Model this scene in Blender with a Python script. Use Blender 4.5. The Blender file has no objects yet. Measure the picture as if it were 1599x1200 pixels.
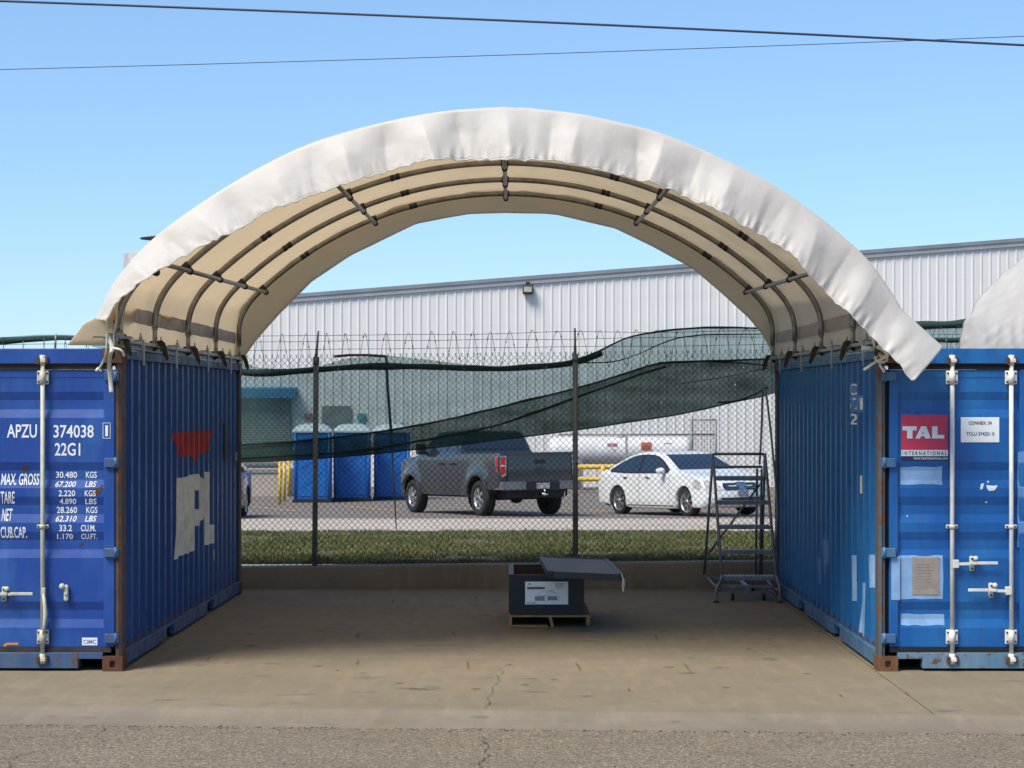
import bpy, bmesh, math, random
from mathutils import Vector, Matrix, noise
random.seed(7)
R = math.radians
sc = bpy.context.scene
# ------------------------------------------------------------------ camera
H = 2.165          # eye height above the concrete pad
F = 2900.0 / 1599.0
cd = bpy.data.cameras.new('camera'); cam = bpy.data.objects.new('camera', cd)
sc.collection.objects.link(cam); sc.camera = cam
cam.location = (0, 0, H); cam.rotation_euler = (R(90), 0, 0)
cd.sensor_width = 36; cd.lens = 36 * F; cd.shift_y = 27 / 1599.0
cd.clip_start = 0.1; cd.clip_end = 2000
# ------------------------------------------------------------------ light
SUN_DIR = Vector((-0.50, -0.50, 0.92)).normalized()      # towards the sun
elev = math.asin(SUN_DIR.z); az = math.atan2(SUN_DIR.x, SUN_DIR.y)
w = bpy.data.worlds.new('World'); sc.world = w; w.use_nodes = True
nt = w.node_tree; bg = nt.nodes['Background']
sky = nt.nodes.new('ShaderNodeTexSky'); sky.sky_type = 'NISHITA'; sky.sun_disc = False
sky.sun_elevation = elev; sky.sun_rotation = az
sky.air_density = 1.0; sky.dust_density = 0.15; sky.ozone_density = 2.2
tint = nt.nodes.new('ShaderNodeMix'); tint.data_type = 'RGBA'; tint.blend_type = 'MULTIPLY'; tint.inputs[0].default_value = 1; tint.inputs[7].default_value = (1.09, 1.46, 1.88, 1)
gam = nt.nodes.new('ShaderNodeGamma'); gam.inputs[1].default_value = .68
nt.links.new(sky.outputs[0], gam.inputs[0]); nt.links.new(gam.outputs[0], tint.inputs[6]); nt.links.new(tint.outputs[2], bg.inputs[0]); bg.inputs[1].default_value = 0.085
sl = bpy.data.lights.new('sun', 'SUN'); sun = bpy.data.objects.new('sun', sl); sc.collection.objects.link(sun)
sl.energy = 3.0; sl.angle = R(26); sl.color = (1.0, 0.92, 0.80)
sun.rotation_euler = SUN_DIR.to_track_quat('Z', 'Y').to_euler(); sun.location = (-10, -10, 25)
sc.view_settings.view_transform = 'Standard'; sc.view_settings.look = 'None'
sc.view_settings.exposure = 0.9; sc.view_settings.gamma = 1.0
# ------------------------------------------------------------------ helpers
def at(px, py, Y):
    return Vector(((px - 799.5) / 2900 * Y, Y, H - (py - 627) / 2900 * Y))
def wx(px, Y): return (px - 799.5) / 2900 * Y
def wz(py, Y): return H - (py - 627) / 2900 * Y

class MB:
    def __init__(s): s.v = []; s.f = []; s.m = []; s.mi = 0; s.sm = []
    def add(s, vs, fs, smooth=False):
        b = len(s.v); s.v += [tuple(p) for p in vs]
        for f in fs: s.f.append([b + i for i in f]); s.m.append(s.mi); s.sm.append(smooth)
    def box(s, x0, x1, y0, y1, z0, z1, bev=0):
        if x0 > x1: x0, x1 = x1, x0
        if y0 > y1: y0, y1 = y1, y0
        if z0 > z1: z0, z1 = z1, z0
        if bev <= 0:
            vs = [(x, y, z) for z in (z0, z1) for y in (y0, y1) for x in (x0, x1)]
            s.add(vs, [(0, 2, 3, 1), (4, 5, 7, 6), (0, 1, 5, 4), (2, 6, 7, 3), (0, 4, 6, 2), (1, 3, 7, 5)])
        else:
            bm = bmesh.new(); bmesh.ops.create_cube(bm, size=1)
            for v in bm.verts: v.co = ((x0 + x1) / 2 + v.co.x * (x1 - x0), (y0 + y1) / 2 + v.co.y * (y1 - y0), (z0 + z1) / 2 + v.co.z * (z1 - z0))
            bmesh.ops.bevel(bm, geom=bm.edges[:], offset=bev, segments=2, affect='EDGES', profile=.5)
            s.bm(bm)
    def bm(s, bm, smooth=False):
        bm.verts.index_update()
        s.add([v.co.copy() for v in bm.verts], [[v.index for v in f.verts] for f in bm.faces], smooth); bm.free()
    def tube(s, pts, r, n=8, closed=False, caps=True):
        pts = [Vector(p) for p in pts]; N = len(pts)
        rr = r if isinstance(r, (list, tuple)) else [r] * N
        vs = []; up = None
        for i, p in enumerate(pts):
            a = pts[(i - 1) % N] if (closed or i > 0) else p
            b = pts[(i + 1) % N] if (closed or i < N - 1) else p
            t = (b - a).normalized()
            if up is None:
                up = Vector((0, 0, 1)) if abs(t.z) < .9 else Vector((0, 1, 0))
            u = (up - t * up.dot(t))
            if u.length < 1e-6: u = t.orthogonal()
            u.normalize(); up = u; w_ = t.cross(u)
            for k in range(n):
                an = 2 * math.pi * k / n
                vs.append(p + (u * math.cos(an) + w_ * math.sin(an)) * rr[i])
        fs = []
        for i in range(N if closed else N - 1):
            j = (i + 1) % N
            for k in range(n):
                l = (k + 1) % n
                fs.append((i * n + k, i * n + l, j * n + l, j * n + k))
        if caps and not closed:
            fs.append(tuple(range(n - 1, -1, -1))); fs.append(tuple((N - 1) * n + k for k in range(n)))
        s.add(vs, fs, n >= 6)
    def bar(s, a, b, wd, hg, up=(0, 0, 1)):
        a = Vector(a); b = Vector(b); t = (b - a).normalized(); up = Vector(up)
        side = t.cross(up)
        if side.length < 1e-5: side = t.orthogonal()
        side.normalize(); u = side.cross(t).normalized()
        vs = []
        for p in (a, b):
            for (i, j) in ((-1, -1), (1, -1), (1, 1), (-1, 1)): vs.append(p + side * (i * wd / 2) + u * (j * hg / 2))
        s.add(vs, [(3, 2, 1, 0), (4, 5, 6, 7), (0, 1, 5, 4), (1, 2, 6, 5), (2, 3, 7, 6), (3, 0, 4, 7)])
    def prism(s, poly, axis, d0, d1):
        # poly 2D; axis 'x','y','z' extruded from d0 to d1
        def P(a, b, d): return {'y': (a, d, b), 'x': (d, a, b), 'z': (a, b, d)}[axis]
        n = len(poly)
        vs = [P(a, b, d0) for a, b in poly] + [P(a, b, d1) for a, b in poly]
        fs = [tuple(range(n)), tuple(range(2 * n - 1, n - 1, -1))]
        for i in range(n): j = (i + 1) % n; fs.append((j, i, n + i, n + j))
        s.add(vs, fs)
    def grid(s, G, smooth=True, flip=False):
        nr = len(G); nc = len(G[0]); vs = [p for r in G for p in r]; fs = []
        for i in range(nr - 1):
            for j in range(nc - 1):
                f = (i * nc + j, i * nc + j + 1, (i + 1) * nc + j + 1, (i + 1) * nc + j)
                fs.append(f[::-1] if flip else f)
        s.add(vs, fs, smooth)
    def lathe(s, prof, c, axis='z', n=24):
        c = Vector(c); vs = []; fs = []
        for (r, h) in prof:
            for k in range(n):
                a = 2 * math.pi * k / n; p, q = r * math.cos(a), r * math.sin(a)
                vs.append(c + Vector({'z': (p, q, h), 'y': (p, h, q), 'x': (h, p, q)}[axis]))
        for i in range(len(prof) - 1):
            for k in range(n):
                l = (k + 1) % n; fs.append((i * n + k, i * n + l, (i + 1) * n + l, (i + 1) * n + k))
        s.add(vs, fs, True)
    def build(s, name, mats, parent=None, fix=True, col=None):
        me = bpy.data.meshes.new(name); me.from_pydata(s.v, [], s.f); 
        if not isinstance(mats, (list, tuple)): mats = [mats]
        for m in mats: me.materials.append(m)
        me.polygons.foreach_set('material_index', s.m); me.polygons.foreach_set('use_smooth', s.sm)
        if fix:
            bm = bmesh.new(); bm.from_mesh(me); bmesh.ops.recalc_face_normals(bm, faces=bm.faces[:]); bm.to_mesh(me); bm.free()
        me.update()
        o = bpy.data.objects.new(name, me); sc.collection.objects.link(o)
        if parent: o.parent = parent
        return o

def tag(o, label=None, cat=None, group=None, kind=None):
    if label: o['label'] = label
    if cat: o['category'] = cat
    if group: o['group'] = group
    if kind: o['kind'] = kind
    return o
def empty(name, loc=(0, 0, 0), rz=0, label=None, cat=None, group=None):
    o = bpy.data.objects.new(name, None); sc.collection.objects.link(o); o.empty_display_size = .3
    o.location = loc; o.rotation_euler = (0, 0, rz); tag(o, label, cat, group); return o
def dup(o, parent=None):
    c = o.copy(); sc.collection.objects.link(c)
    if parent: c.parent = parent
    for ch in list(o.children): dup(ch, c)
    return c
def lerp_list(pts, x):
    for (a, b), (c, d) in zip(pts, pts[1:]):
        if a <= x <= c: return b + (d - b) * (x - a) / (c - a)
    return pts[0][1] if x < pts[0][0] else pts[-1][1]
def resample(pts, n):
    pts = [Vector(p) for p in pts]; d = [0]
    for a, b in zip(pts, pts[1:]): d.append(d[-1] + (b - a).length)
    out = []; k = 0
    for i in range(n):
        t = d[-1] * i / (n - 1)
        while k < len(d) - 2 and d[k + 1] < t: k += 1
        f = (t - d[k]) / max(1e-9, d[k + 1] - d[k]); out.append(pts[k].lerp(pts[k + 1], f))
    return out
def smooth_poly(pts, it=2):
    pts = [Vector(p) for p in pts]
    for _ in range(it):
        o = [pts[0]]
        for a, b in zip(pts, pts[1:]): o += [a.lerp(b, .25), a.lerp(b, .75)]
        o.append(pts[-1]); pts = o
    return pts
# ------------------------------------------------------------------ materials
def newmat(name):
    m = bpy.data.materials.new(name); m.use_nodes = True
    return m, m.node_tree, m.node_tree.nodes['Principled BSDF']
def N(t, typ, **k):
    n = t.nodes.new(typ)
    for a, b in k.items():
        if a in n.inputs: n.inputs[a].default_value = b
        else: setattr(n, a, b)
    return n
def c4(c): return (c[0], c[1], c[2], 1)
def coords(t, scale=(1, 1, 1)):
    tc = N(t, 'ShaderNodeTexCoord'); mp = N(t, 'ShaderNodeMapping'); mp.inputs['Scale'].default_value = scale
    t.links.new(tc.outputs['Object'], mp.inputs[0]); return mp.outputs[0]
def noi(t, co, scale, detail=4, rough=.6):
    n = N(t, 'ShaderNodeTexNoise'); n.inputs['Scale'].default_value = scale; n.inputs['Detail'].default_value = detail; n.inputs['Roughness'].default_value = rough
    t.links.new(co, n.inputs['Vector']); return n.outputs[0]
def ramp(t, fac, a, b, ca=(0, 0, 0), cb=(1, 1, 1)):
    r = N(t, 'ShaderNodeValToRGB'); r.color_ramp.elements[0].position = a; r.color_ramp.elements[1].position = b
    r.color_ramp.elements[0].color = c4(ca); r.color_ramp.elements[1].color = c4(cb); t.links.new(fac, r.inputs[0]); return r.outputs[0]
def mix(t, fac, a, b, mode='MIX'):
    m = N(t, 'ShaderNodeMix', data_type='RGBA', blend_type=mode)
    for sock, val in ((m.inputs[0], fac), (m.inputs[6], a), (m.inputs[7], b)):
        if hasattr(val, 'links') or hasattr(val, 'is_linked'): t.links.new(val, sock)
        elif isinstance(val, (int, float)): sock.default_value = val
        else: sock.default_value = c4(val)
    return m.outputs[2]
def bump(t, p, h, st=.3, dist=.01):
    b = N(t, 'ShaderNodeBump'); b.inputs['Strength'].default_value = st; b.inputs['Distance'].default_value = dist
    t.links.new(h, b.inputs['Height']); t.links.new(b.outputs[0], p.inputs['Normal'])
def pm(name, col, rough=.5, metal=0, var=.25, vs=3.0, bmp=0, bs=60, spec=None, col2=None):
    m, t, p = newmat(name); co = coords(t)
    n = noi(t, co, vs, 5)
    c2 = col2 or tuple(x * (1 - var) for x in col)
    t.links.new(mix(t, ramp(t, n, .35, .68), col, c2), p.inputs['Base Color'])
    p.inputs['Roughness'].default_value = rough; p.inputs['Metallic'].default_value = metal
    if spec is not None: p.inputs['Specular IOR Level'].default_value = spec
    if bmp: bump(t, p, noi(t, co, bs, 3), bmp, .006)
    return m
RUST = (.10, .042, .018)
def paint_mat(name, col, fade, rust_lo=.62, rust_hi=.72, streak=(1.2, 1.2, .5)):
    m, t, p = newmat(name); co = coords(t)
    n1 = noi(t, coords(t, streak), 2.2, 5, .6); n2 = noi(t, co, 7, 8, .7); n3 = noi(t, coords(t, (6, 6, .7)), 3, 5)
    base = mix(t, ramp(t, n1, .42, .72), col, fade)
    base = mix(t, ramp(t, n3, .5, .8, (0, 0, 0), (.45, .45, .45)), base, tuple(c * .55 for c in col))
    n4 = noi(t, coords(t, (13, 13, .55)), 1.6, 6, .65); base = mix(t, ramp(t, n4, .56, .72, (0, 0, 0), (.5, .5, .5)), base, tuple(c * .4 + .035 for c in col))
    n5 = noi(t, coords(t, (1, 1, 22)), 3.1, 3, .5); base = mix(t, ramp(t, n5, .66, .74, (0, 0, 0), (.3, .3, .3)), base, fade)
    rm = ramp(t, n2, rust_lo, rust_hi)
    rc = mix(t, noi(t, co, 30, 3), (.05, .022, .012), (.17, .075, .03))
    t.links.new(mix(t, rm, base, rc), p.inputs['Base Color'])
    t.links.new(ramp(t, n2, rust_lo - .15, rust_hi, (.42, .42, .42), (.85, .85, .85)), p.inputs['Roughness'])
    bump(t, p, noi(t, co, 5, 4), .12, .02)
    return m
M = {}
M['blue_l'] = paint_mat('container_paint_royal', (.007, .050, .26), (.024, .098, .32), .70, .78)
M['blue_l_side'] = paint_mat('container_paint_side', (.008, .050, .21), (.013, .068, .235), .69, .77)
M['blue_r'] = paint_mat('container_paint_azure', (.003, .085, .31), (.012, .13, .35), .72, .80)
M['blue_r_side'] = paint_mat('container_paint_azure_side', (.004, .10, .30), (.014, .125, .30), .71, .78)
M['rail_l'] = paint_mat('rail_paint', (.03, .075, .19), (.07, .11, .17), .56, .66)
M['rail_r'] = paint_mat('rail_paint_grey_blue', (.035, .12, .26), (.09, .17, .24), .58, .68)
M['sill'] = paint_mat('sill_paint_worn', (.09, .18, .28), (.18, .25, .30), .53, .62)
M['rustpost'] = paint_mat('rusty_post', (.045, .035, .032), (.09, .05, .03), .45, .62)
M['rust'] = pm('rust', (.115, .045, .022), .85, 0, .6, 9, .4, 40)
M['gasket'] = pm('door_gasket', (.045, .03, .025), .8, 0, .6, 6)
M['gasketblk'] = pm('door_gasket_black', (.008, .008, .009), .8, 0, .3, 6)
M['galv'] = pm('galvanised_steel', (.36, .37, .36), .45, .6, .35, 14)
M['lockpaint'] = pm('lock_bar_paint', (.52, .52, .42), .5, 0, .25, 9, col2=(.40, .38, .30))
M['lockpaint_w'] = pm('lock_bar_white', (.68, .68, .64), .5, 0, .2, 9, col2=(.52, .50, .46))
M['white'] = pm('white_lettering', (.78, .80, .80), .6, 0, .18, 25)
M['dirty_white'] = pm('dirty_white_paint', (.74, .73, .67), .65, 0, .3, 6)
M['red_paint'] = pm('red_emblem_paint', (.36, .018, .018), .6, 0, .4, 6)
M['decal_red'] = pm('sticker_red', (.62, .035, .09), .45, 0, .2, 3)
M['decal_navy'] = pm('sticker_navy', (.012, .018, .09), .45, 0, .1, 3)
M['ink'] = pm('dark_ink', (.02, .025, .07), .6, 0, .1, 3)
M['black_ink'] = pm('black_ink', (.02, .02, .022), .6, 0, .1, 3)
M['grey_ink'] = pm('grey_ink', (.30, .29, .30), .6, 0, .2, 30)
M['patch'] = pm('pale_blue_paint', (.22, .38, .62), .6, 0, .3, 6)
M['patch2'] = pm('pale_blue_paint_thin', (.10, .24, .52), .6, 0, .35, 6)
M['paper'] = pm('document_plate', (.30, .25, .21), .6, 0, .25, 18)
M['signwhite'] = pm('sign_white', (.70, .73, .74), .5, 0, .06, 4)
M['orange'] = pm('orange_sticker', (.65, .25, .02), .6, 0, .2, 8)
M['black'] = pm('black_plastic', (.012, .013, .015), .5, 0, .3, 8)
M['tube'] = pm('frame_tube', (.30, .285, .26), .36, .6, .4, 9)
M['strap'] = pm('tie_strap', (.66, .66, .55), .7, 0, .2, 20)

def fabric():
    m, t, p = newmat('tarp_fabric'); co = coords(t)
    n1 = noi(t, co, 1.3, 5); n2 = noi(t, coords(t, (1, 1, 4)), 5, 6)
    c = mix(t, ramp(t, n1, .4, .75), (.86, .85, .83), (.79, .775, .75))
    c = mix(t, ramp(t, n2, .6, .8, (0, 0, 0), (.35, .35, .35)), c, (.58, .54, .47))
    t.links.new(c, p.inputs['Base Color']); p.inputs['Roughness'].default_value = .55
    b = noi(t, co, 6, 8, .62); bump(t, p, b, .30, .03)
    tr = N(t, 'ShaderNodeBsdfTranslucent'); tr.inputs[0].default_value = (.85, .80, .70, 1); ms = N(t, 'ShaderNodeMixShader'); ms.inputs[0].default_value = .5
    t.links.new(p.outputs[0], ms.inputs[1]); t.links.new(tr.outputs[0], ms.inputs[2]); t.links.new(ms.outputs[0], t.nodes['Material Output'].inputs[0])
    return m
M['fabric'] = fabric()
def fabric_in():  # underside of the white cloth; tan colour paints in warm bounced and transmitted light
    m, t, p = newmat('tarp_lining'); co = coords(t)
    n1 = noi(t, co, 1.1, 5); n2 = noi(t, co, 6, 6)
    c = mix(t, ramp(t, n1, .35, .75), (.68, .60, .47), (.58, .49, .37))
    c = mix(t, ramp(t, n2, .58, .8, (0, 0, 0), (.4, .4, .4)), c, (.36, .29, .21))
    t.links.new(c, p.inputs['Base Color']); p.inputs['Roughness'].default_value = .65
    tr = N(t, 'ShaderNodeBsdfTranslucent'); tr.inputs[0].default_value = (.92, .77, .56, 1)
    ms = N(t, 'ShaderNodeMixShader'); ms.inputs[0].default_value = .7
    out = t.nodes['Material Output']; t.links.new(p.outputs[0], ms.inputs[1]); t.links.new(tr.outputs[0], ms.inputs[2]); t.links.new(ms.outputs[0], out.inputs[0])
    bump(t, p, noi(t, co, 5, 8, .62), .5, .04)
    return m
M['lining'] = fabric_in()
M['lining_band'] = pm('lining_band', (.42, .37, .35), .7, 0, .35, 5)

def concrete(name, col, stain=True, sc_=1.0):
    m, t, p = newmat(name); co = coords(t)
    n1 = noi(t, co, .35 * sc_, 6, .6); n2 = noi(t, co, 3.2, 6, .65); n3 = noi(t, co, 140, 3, .7)
    c = mix(t, ramp(t, n1, .35, .7), col, tuple(x * .74 for x in col))
    c = mix(t, ramp(t, n2, .42, .75, (0, 0, 0), (.6, .6, .6)), c, tuple(x * .68 for x in col)); n6 = noi(t, coords(t, (5, .9, 1)), 1.6, 6, .65); c = mix(t, ramp(t, n6, .5, .72, (0, 0, 0), (.45, .45, .45)), c, tuple(x * 1.22 for x in col))
    c = mix(t, ramp(t, n3, .4, .7, (0, 0, 0), (.35, .35, .35)), c, tuple(x * .6 for x in col))
    if stain:
        a = noi(t, coords(t, (2.6, .8, 1)), 1.1, 4, .55)         # rusty runs along the pad
        c = mix(t, ramp(t, a, .62, .75, (0, 0, 0), (.35, .35, .35)), c, (.20, .13, .07))
        a2 = noi(t, coords(t, (1.3, 2.2, 1)), 1.7, 3, .5)        # grey tyre and oil marks
        c = mix(t, ramp(t, a2, .64, .72, (0, 0, 0), (.6, .6, .6)), c, (.10, .095, .09))
    t.links.new(c, p.inputs['Base Color']); p.inputs['Roughness'].default_value = .88; p.inputs['Specular IOR Level'].default_value = .25
    bump(t, p, n3, .25, .004)
    return m
M['pad'] = concrete('pad_concrete', (.24, .20, .138))
M['gutter'] = concrete('gutter_concrete', (.235, .198, .150), True, 2)
M['wallc'] = concrete('wall_concrete', (.22, .18, .135), True, 3)
M['drive'] = concrete('service_road_concrete', (.46, .40, .34), False)
def asphalt(name, dark, light, sc_=1):
    m, t, p = newmat(name); co = coords(t)
    v = N(t, 'ShaderNodeTexVoronoi'); v.inputs['Scale'].default_value = 75 * sc_; t.links.new(co, v.inputs['Vector'])
    n1 = noi(t, co, 1.1, 5); n2 = noi(t, co, 45 * sc_, 4, .7); n3 = noi(t, coords(t, (.7, 4, 1)), 2.5, 5)
    sep = N(t, 'ShaderNodeSeparateColor'); t.links.new(v.outputs['Color'], sep.inputs[0])
    c = mix(t, ramp(t, sep.outputs[0], .2, .95), dark, light)
    c = mix(t, ramp(t, n2, .38, .62, (.8, .8, .8), (0, 0, 0)), c, tuple(x * .55 for x in dark))
    c = mix(t, ramp(t, n1, .35, .7, (0, 0, 0), (.35, .35, .35)), c, tuple(x * .7 for x in dark))
    c = mix(t, ramp(t, n3, .56, .76, (0, 0, 0), (.5, .5, .5)), c, tuple(x * .55 for x in dark))
    t.links.new(c, p.inputs['Base Color']); p.inputs['Roughness'].default_value = .92; p.inputs['Specular IOR Level'].default_value = .2
    mm = N(t, 'ShaderNodeMath', operation='ADD'); t.links.new(v.outputs['Distance'], mm.inputs[0]); t.links.new(n2, mm.inputs[1])
    bump(t, p, mm.outputs[0], .6, .012)
    return m
M['asphalt'] = asphalt('road_asphalt', (.185, .150, .108), (.40, .335, .25))
M['lot'] = asphalt('lot_asphalt', (.19, .17, .155), (.26, .24, .22), .6)
M['soil'] = pm('soil', (.10, .085, .04), .95, 0, .4, 2, .3, 30, col2=(.06, .07, .025))
M['yellow'] = pm('yellow_paint', (.62, .40, .035), .5, 0, .25, 5)
# ------------------------------------------------------------------ ground
def sheet(name, poly3, mat, kind='structure'):
    b = MB(); b.add(poly3, [tuple(range(len(poly3)))]); o = b.build(name, mat); tag(o, kind=kind); return o
def padY(x): return 12.98 - .058 * x
def roadY(x): return 12.47 - .053 * x
xl, xr, jx = -40, 40, 2.92
def slab(x0, x1):
    b = MB(); y1 = 21.9
    vs = [(x0, padY(x0), 0), (x1, padY(x1), 0), (x1, y1, 0), (x0, y1, 0), (x0, padY(x0), -.14), (x1, padY(x1), -.14), (x1, y1, -.14), (x0, y1, -.14)]
    b.add(vs, [(0, 1, 2, 3), (0, 4, 5, 1), (1, 5, 6, 2), (2, 6, 7, 3), (3, 7, 4, 0)])
    return tag(b.build('concrete_pad', M['pad']), kind='structure')
slab(xl, jx - .006); slab(jx + .006, xr)
# gutter with a slightly rolled lip, asphalt road, ground sheet to the horizon
b = MB(); G = []
for k, (f, z) in enumerate(((-.03, .0032), (.02, -.002), (.12, -.018), (.3, -.035), (.75, -.045), (1.0, -.04), (1.02, -.12))):
    G.append([(x, padY(x) * (1 - f) + roadY(x) * f - .003 + (.022 * noise.noise(Vector((x * 3.1, 2, 0))) + .014 * noise.noise(Vector((x * 13, 2, 0))) if f < 0 else 0), z) for x in [xl] + [-6 + 12 * i / 300 for i in range(301)] + [xr]])
b.grid(G, False); tag(b.build('gutter', M['gutter']), kind='structure')
random.seed(3); b = MB(); nx = 700
xs = [-9 + 18 * i / nx for i in range(nx + 1)]
fr = [(x, roadY(x) + .012 * noise.noise(Vector((x * 9, 0, 0))) + .016 * noise.noise(Vector((x * 31, 3, 0))), -.036 - .004) for x in xs]
fr = [(xl, roadY(xl), -.04)] + fr + [(xr, roadY(xr), -.04)]
bk = [(p[0], -30, -.04) for p in fr]
b.grid([bk, fr], False); tag(b.build('road', M['asphalt']), kind='structure')
GP = [(21.7, .25), (30, .08), (43, -.47), (57, -.94), (65, -1.08), (72, -1.15), (900, -1.3)]
def gz(Y): return lerp_list(GP, Y)
def strip(name, y0, y1, mat, dz=0, x0=-60, x1=60):
    ys = [y0] + [g for g, _ in GP if y0 < g < y1] + [y1]
    b = MB(); b.grid([[(x0, y, gz(y) + dz), (x1, y, gz(y) + dz)] for y in ys], False); return tag(b.build(name, mat), kind='structure')
strip('verge', 21.85, 29.8, M['soil'])
strip('service_road', 29.75, 39.0, M['drive'], .004)
strip('parking_lot', 38.9, 900, M['lot'], 0, -500, 500)
sheet('ground', [(-600, -200, -.6), (600, -200, -.6), (600, 21.9, -.6), (-600, 21.9, -.6)], M['soil'])
# parking bay lines painted on the lot
b = MB()
def pline(a, c, wd=.11):
    a = Vector((a[0], a[1])); c = Vector((c[0], c[1])); n = (c - a).normalized(); s_ = Vector((-n.y, n.x)) * wd / 2; k = 6
    G = [[], []]
    for i in range(k + 1):
        p = a.lerp(c, i / k)
        for g, q in ((0, p + s_), (1, p - s_)): G[g].append((q.x, q.y, gz(q.y) + .008))
    b.grid(G, False)
for i in range(9): pline((-8 + i * 2.6, 46.5), (-9.8 + i * 2.6, 51.5))
for i in range(4): pline((1.2 + i * 1.5, 46.0 + i * 1.2), (5.2 + i * 1.5, 45.0 + i * 1.2))
pline((-10, 55.3), (-3, 55.8)); pline((-7.5, 53.3), (0, 53.8))
tag(b.build('parking_lines', M['yellow']), kind='structure')
# grass: many blades on the verge
def grass():
    random.seed(11); vs = []; fs = []; cols = []
    def blade(x, y, h):
        z = gz(y) - .005; a = random.uniform(0, 6.28); wd = random.uniform(.005, .011); lean = random.uniform(0, .7) * h
        dx, dy = math.cos(a), math.sin(a); b0 = len(vs)
        vs.extend([(x - dy * wd, y + dx * wd, z), (x + dy * wd, y - dx * wd, z), (x + dx * lean * .4 + dy * wd * .6, y + dy * lean * .4 - dx * wd * .6, z + h * .6), (x + dx * lean, y + dy * lean, z + h)])
        fs.append((b0, b0 + 1, b0 + 2)); fs.append((b0, b0 + 2, b0 + 3))
    n = 0
    while n < 60000:
        y = 21.88 + (29.75 - 21.88) * random.random() ** 1.15; half = y * .150 + .6
        x = random.uniform(-half, half)
        d = noise.noise(Vector((x * .9, y * .9, 0))) + .5 * noise.noise(Vector((x * 2.7, y * 2.7, 5)))
        if d < -.30 and random.random() < .8: continue
        h = random.uniform(.020, .050) * (1 + .45 * d)
        if y < 22.1: h *= 1.25
        if random.random() < .012: h *= 2.2
        if min(abs(x + 2.295), abs(x - .738)) < .12 and y < 22.3: h *= 2.2
        blade(x, y, h); n += 1
    me = bpy.data.meshes.new('grass'); me.from_pydata(vs, [], fs); o = bpy.data.objects.new('grass', me); sc.collection.objects.link(o)
    m, t, p = newmat('grass_blades'); co = coords(t); n1 = noi(t, co, 1.1, 5); n2 = noi(t, co, 9, 4)
    c = mix(t, ramp(t, n1, .38, .66), (.075, .11, .024), (.17, .145, .055)); c = mix(t, ramp(t, n2, .45, .75), c, (.05, .065, .016))
    t.links.new(c, p.inputs['Base Color']); p.inputs['Roughness'].default_value = .8
    me.materials.append(m); tag(o, 'short patchy green and straw coloured grass behind the concrete wall', 'grass', kind='stuff')
grass()
# rust runs, tyre smudges and a crack on the pad
def stainmat(name, col, op):
    m, t, p = newmat(name); uv = N(t, 'ShaderNodeUVMap'); ln = N(t, 'ShaderNodeVectorMath', operation='LENGTH'); t.links.new(uv.outputs[0], ln.inputs[0])
    n1 = noi(t, coords(t), 22, 5, .7); sub = N(t, 'ShaderNodeMath', operation='MULTIPLY_ADD'); t.links.new(n1, sub.inputs[0]); sub.inputs[1].default_value = 1.1; t.links.new(ln.outputs['Value'], sub.inputs[2])
    f = ramp(t, sub.outputs[0], .55, 1.35, (op, op, op), (0, 0, 0)); p.inputs['Base Color'].default_value = c4(col); p.inputs['Roughness'].default_value = .9
    tr = N(t, 'ShaderNodeBsdfTransparent'); ms = N(t, 'ShaderNodeMixShader'); t.links.new(f, ms.inputs[0]); t.links.new(tr.outputs[0], ms.inputs[1]); t.links.new(p.outputs[0], ms.inputs[2])
    t.links.new(ms.outputs[0], t.nodes['Material Output'].inputs[0]); return m
def stains(name, L, mat, z):
    vs = []; fs = []; uvs = []
    for (x, y, a, l, w_) in L:
        d = Vector((math.cos(a), math.sin(a))); e = Vector((-d.y, d.x)); k = len(vs)
        for i, j in ((-1, -1), (1, -1), (1, 1), (-1, 1)): q = Vector((x, y)) + d * (l * i) + e * (w_ * j); vs.append((q.x, q.y, z)); uvs.append((i, j))
        fs.append((k, k + 1, k + 2, k + 3))
    me = bpy.data.meshes.new(name); me.from_pydata(vs, [], fs); ul = me.uv_layers.new(name='UVMap')
    for p_ in me.polygons:
        for li in p_.loop_indices: ul.data[li].uv = uvs[me.loops[li].vertex_index]
    me.materials.append(mat); o = bpy.data.objects.new(name, me); sc.collection.objects.link(o); tag(o, kind='structure')
def g2(px, py): Y = H * 2900 / (py - 627); return Vector(((px - 799.5) / 2900 * Y, Y))
RL = []
for a, b_ in (((1058, 1024), (1088, 1062)), ((892, 1022), (916, 1064)), ((1019, 984), (1031, 1008)), ((316, 1040), (335, 1020)), ((556, 1046), (561, 1026)), ((729, 1022), (733, 1058)), ((707, 984), (711, 998)), ((612, 950), (615, 930)), ((1410, 1078), (1424, 1092)), ((1308, 1082), (1318, 1092)), ((742, 926), (744, 944)), ((560, 982), (556, 1008)), ((980, 1072), (984, 1084))):
    p, q = g2(*a), g2(*b_); d = q - p; RL.append(((p.x + q.x) / 2, (p.y + q.y) / 2, math.atan2(d.y, d.x), d.length / 2 + .06, .035))
random.seed(9)
for k in range(16): p = g2(random.uniform(230, 1250), random.uniform(960, 1090)); RL.append((p.x, p.y, random.uniform(-.5, .5) + (1.57 if k % 2 else 0), random.uniform(.06, .25), random.uniform(.04, .12)))
stains('pad_rust_marks', RL, stainmat('rust_mark', (.19, .085, .03), .62), .0035)
SL = []
for px, py in ((624, 1068), (1046, 1043), (1072, 1052), (1204, 1031), (1122, 1043), (864, 1062), (1036, 987), (916, 1088), (1260, 1053), (392, 1010), (496, 1041), (310, 1040), (1080, 1028), (818, 1070), (640, 975), (705, 940), (1130, 960)):
    p = g2(px, py); SL.append((p.x, p.y, random.uniform(-.15, .15), random.uniform(.09, .20), random.uniform(.07, .14)))
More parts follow.
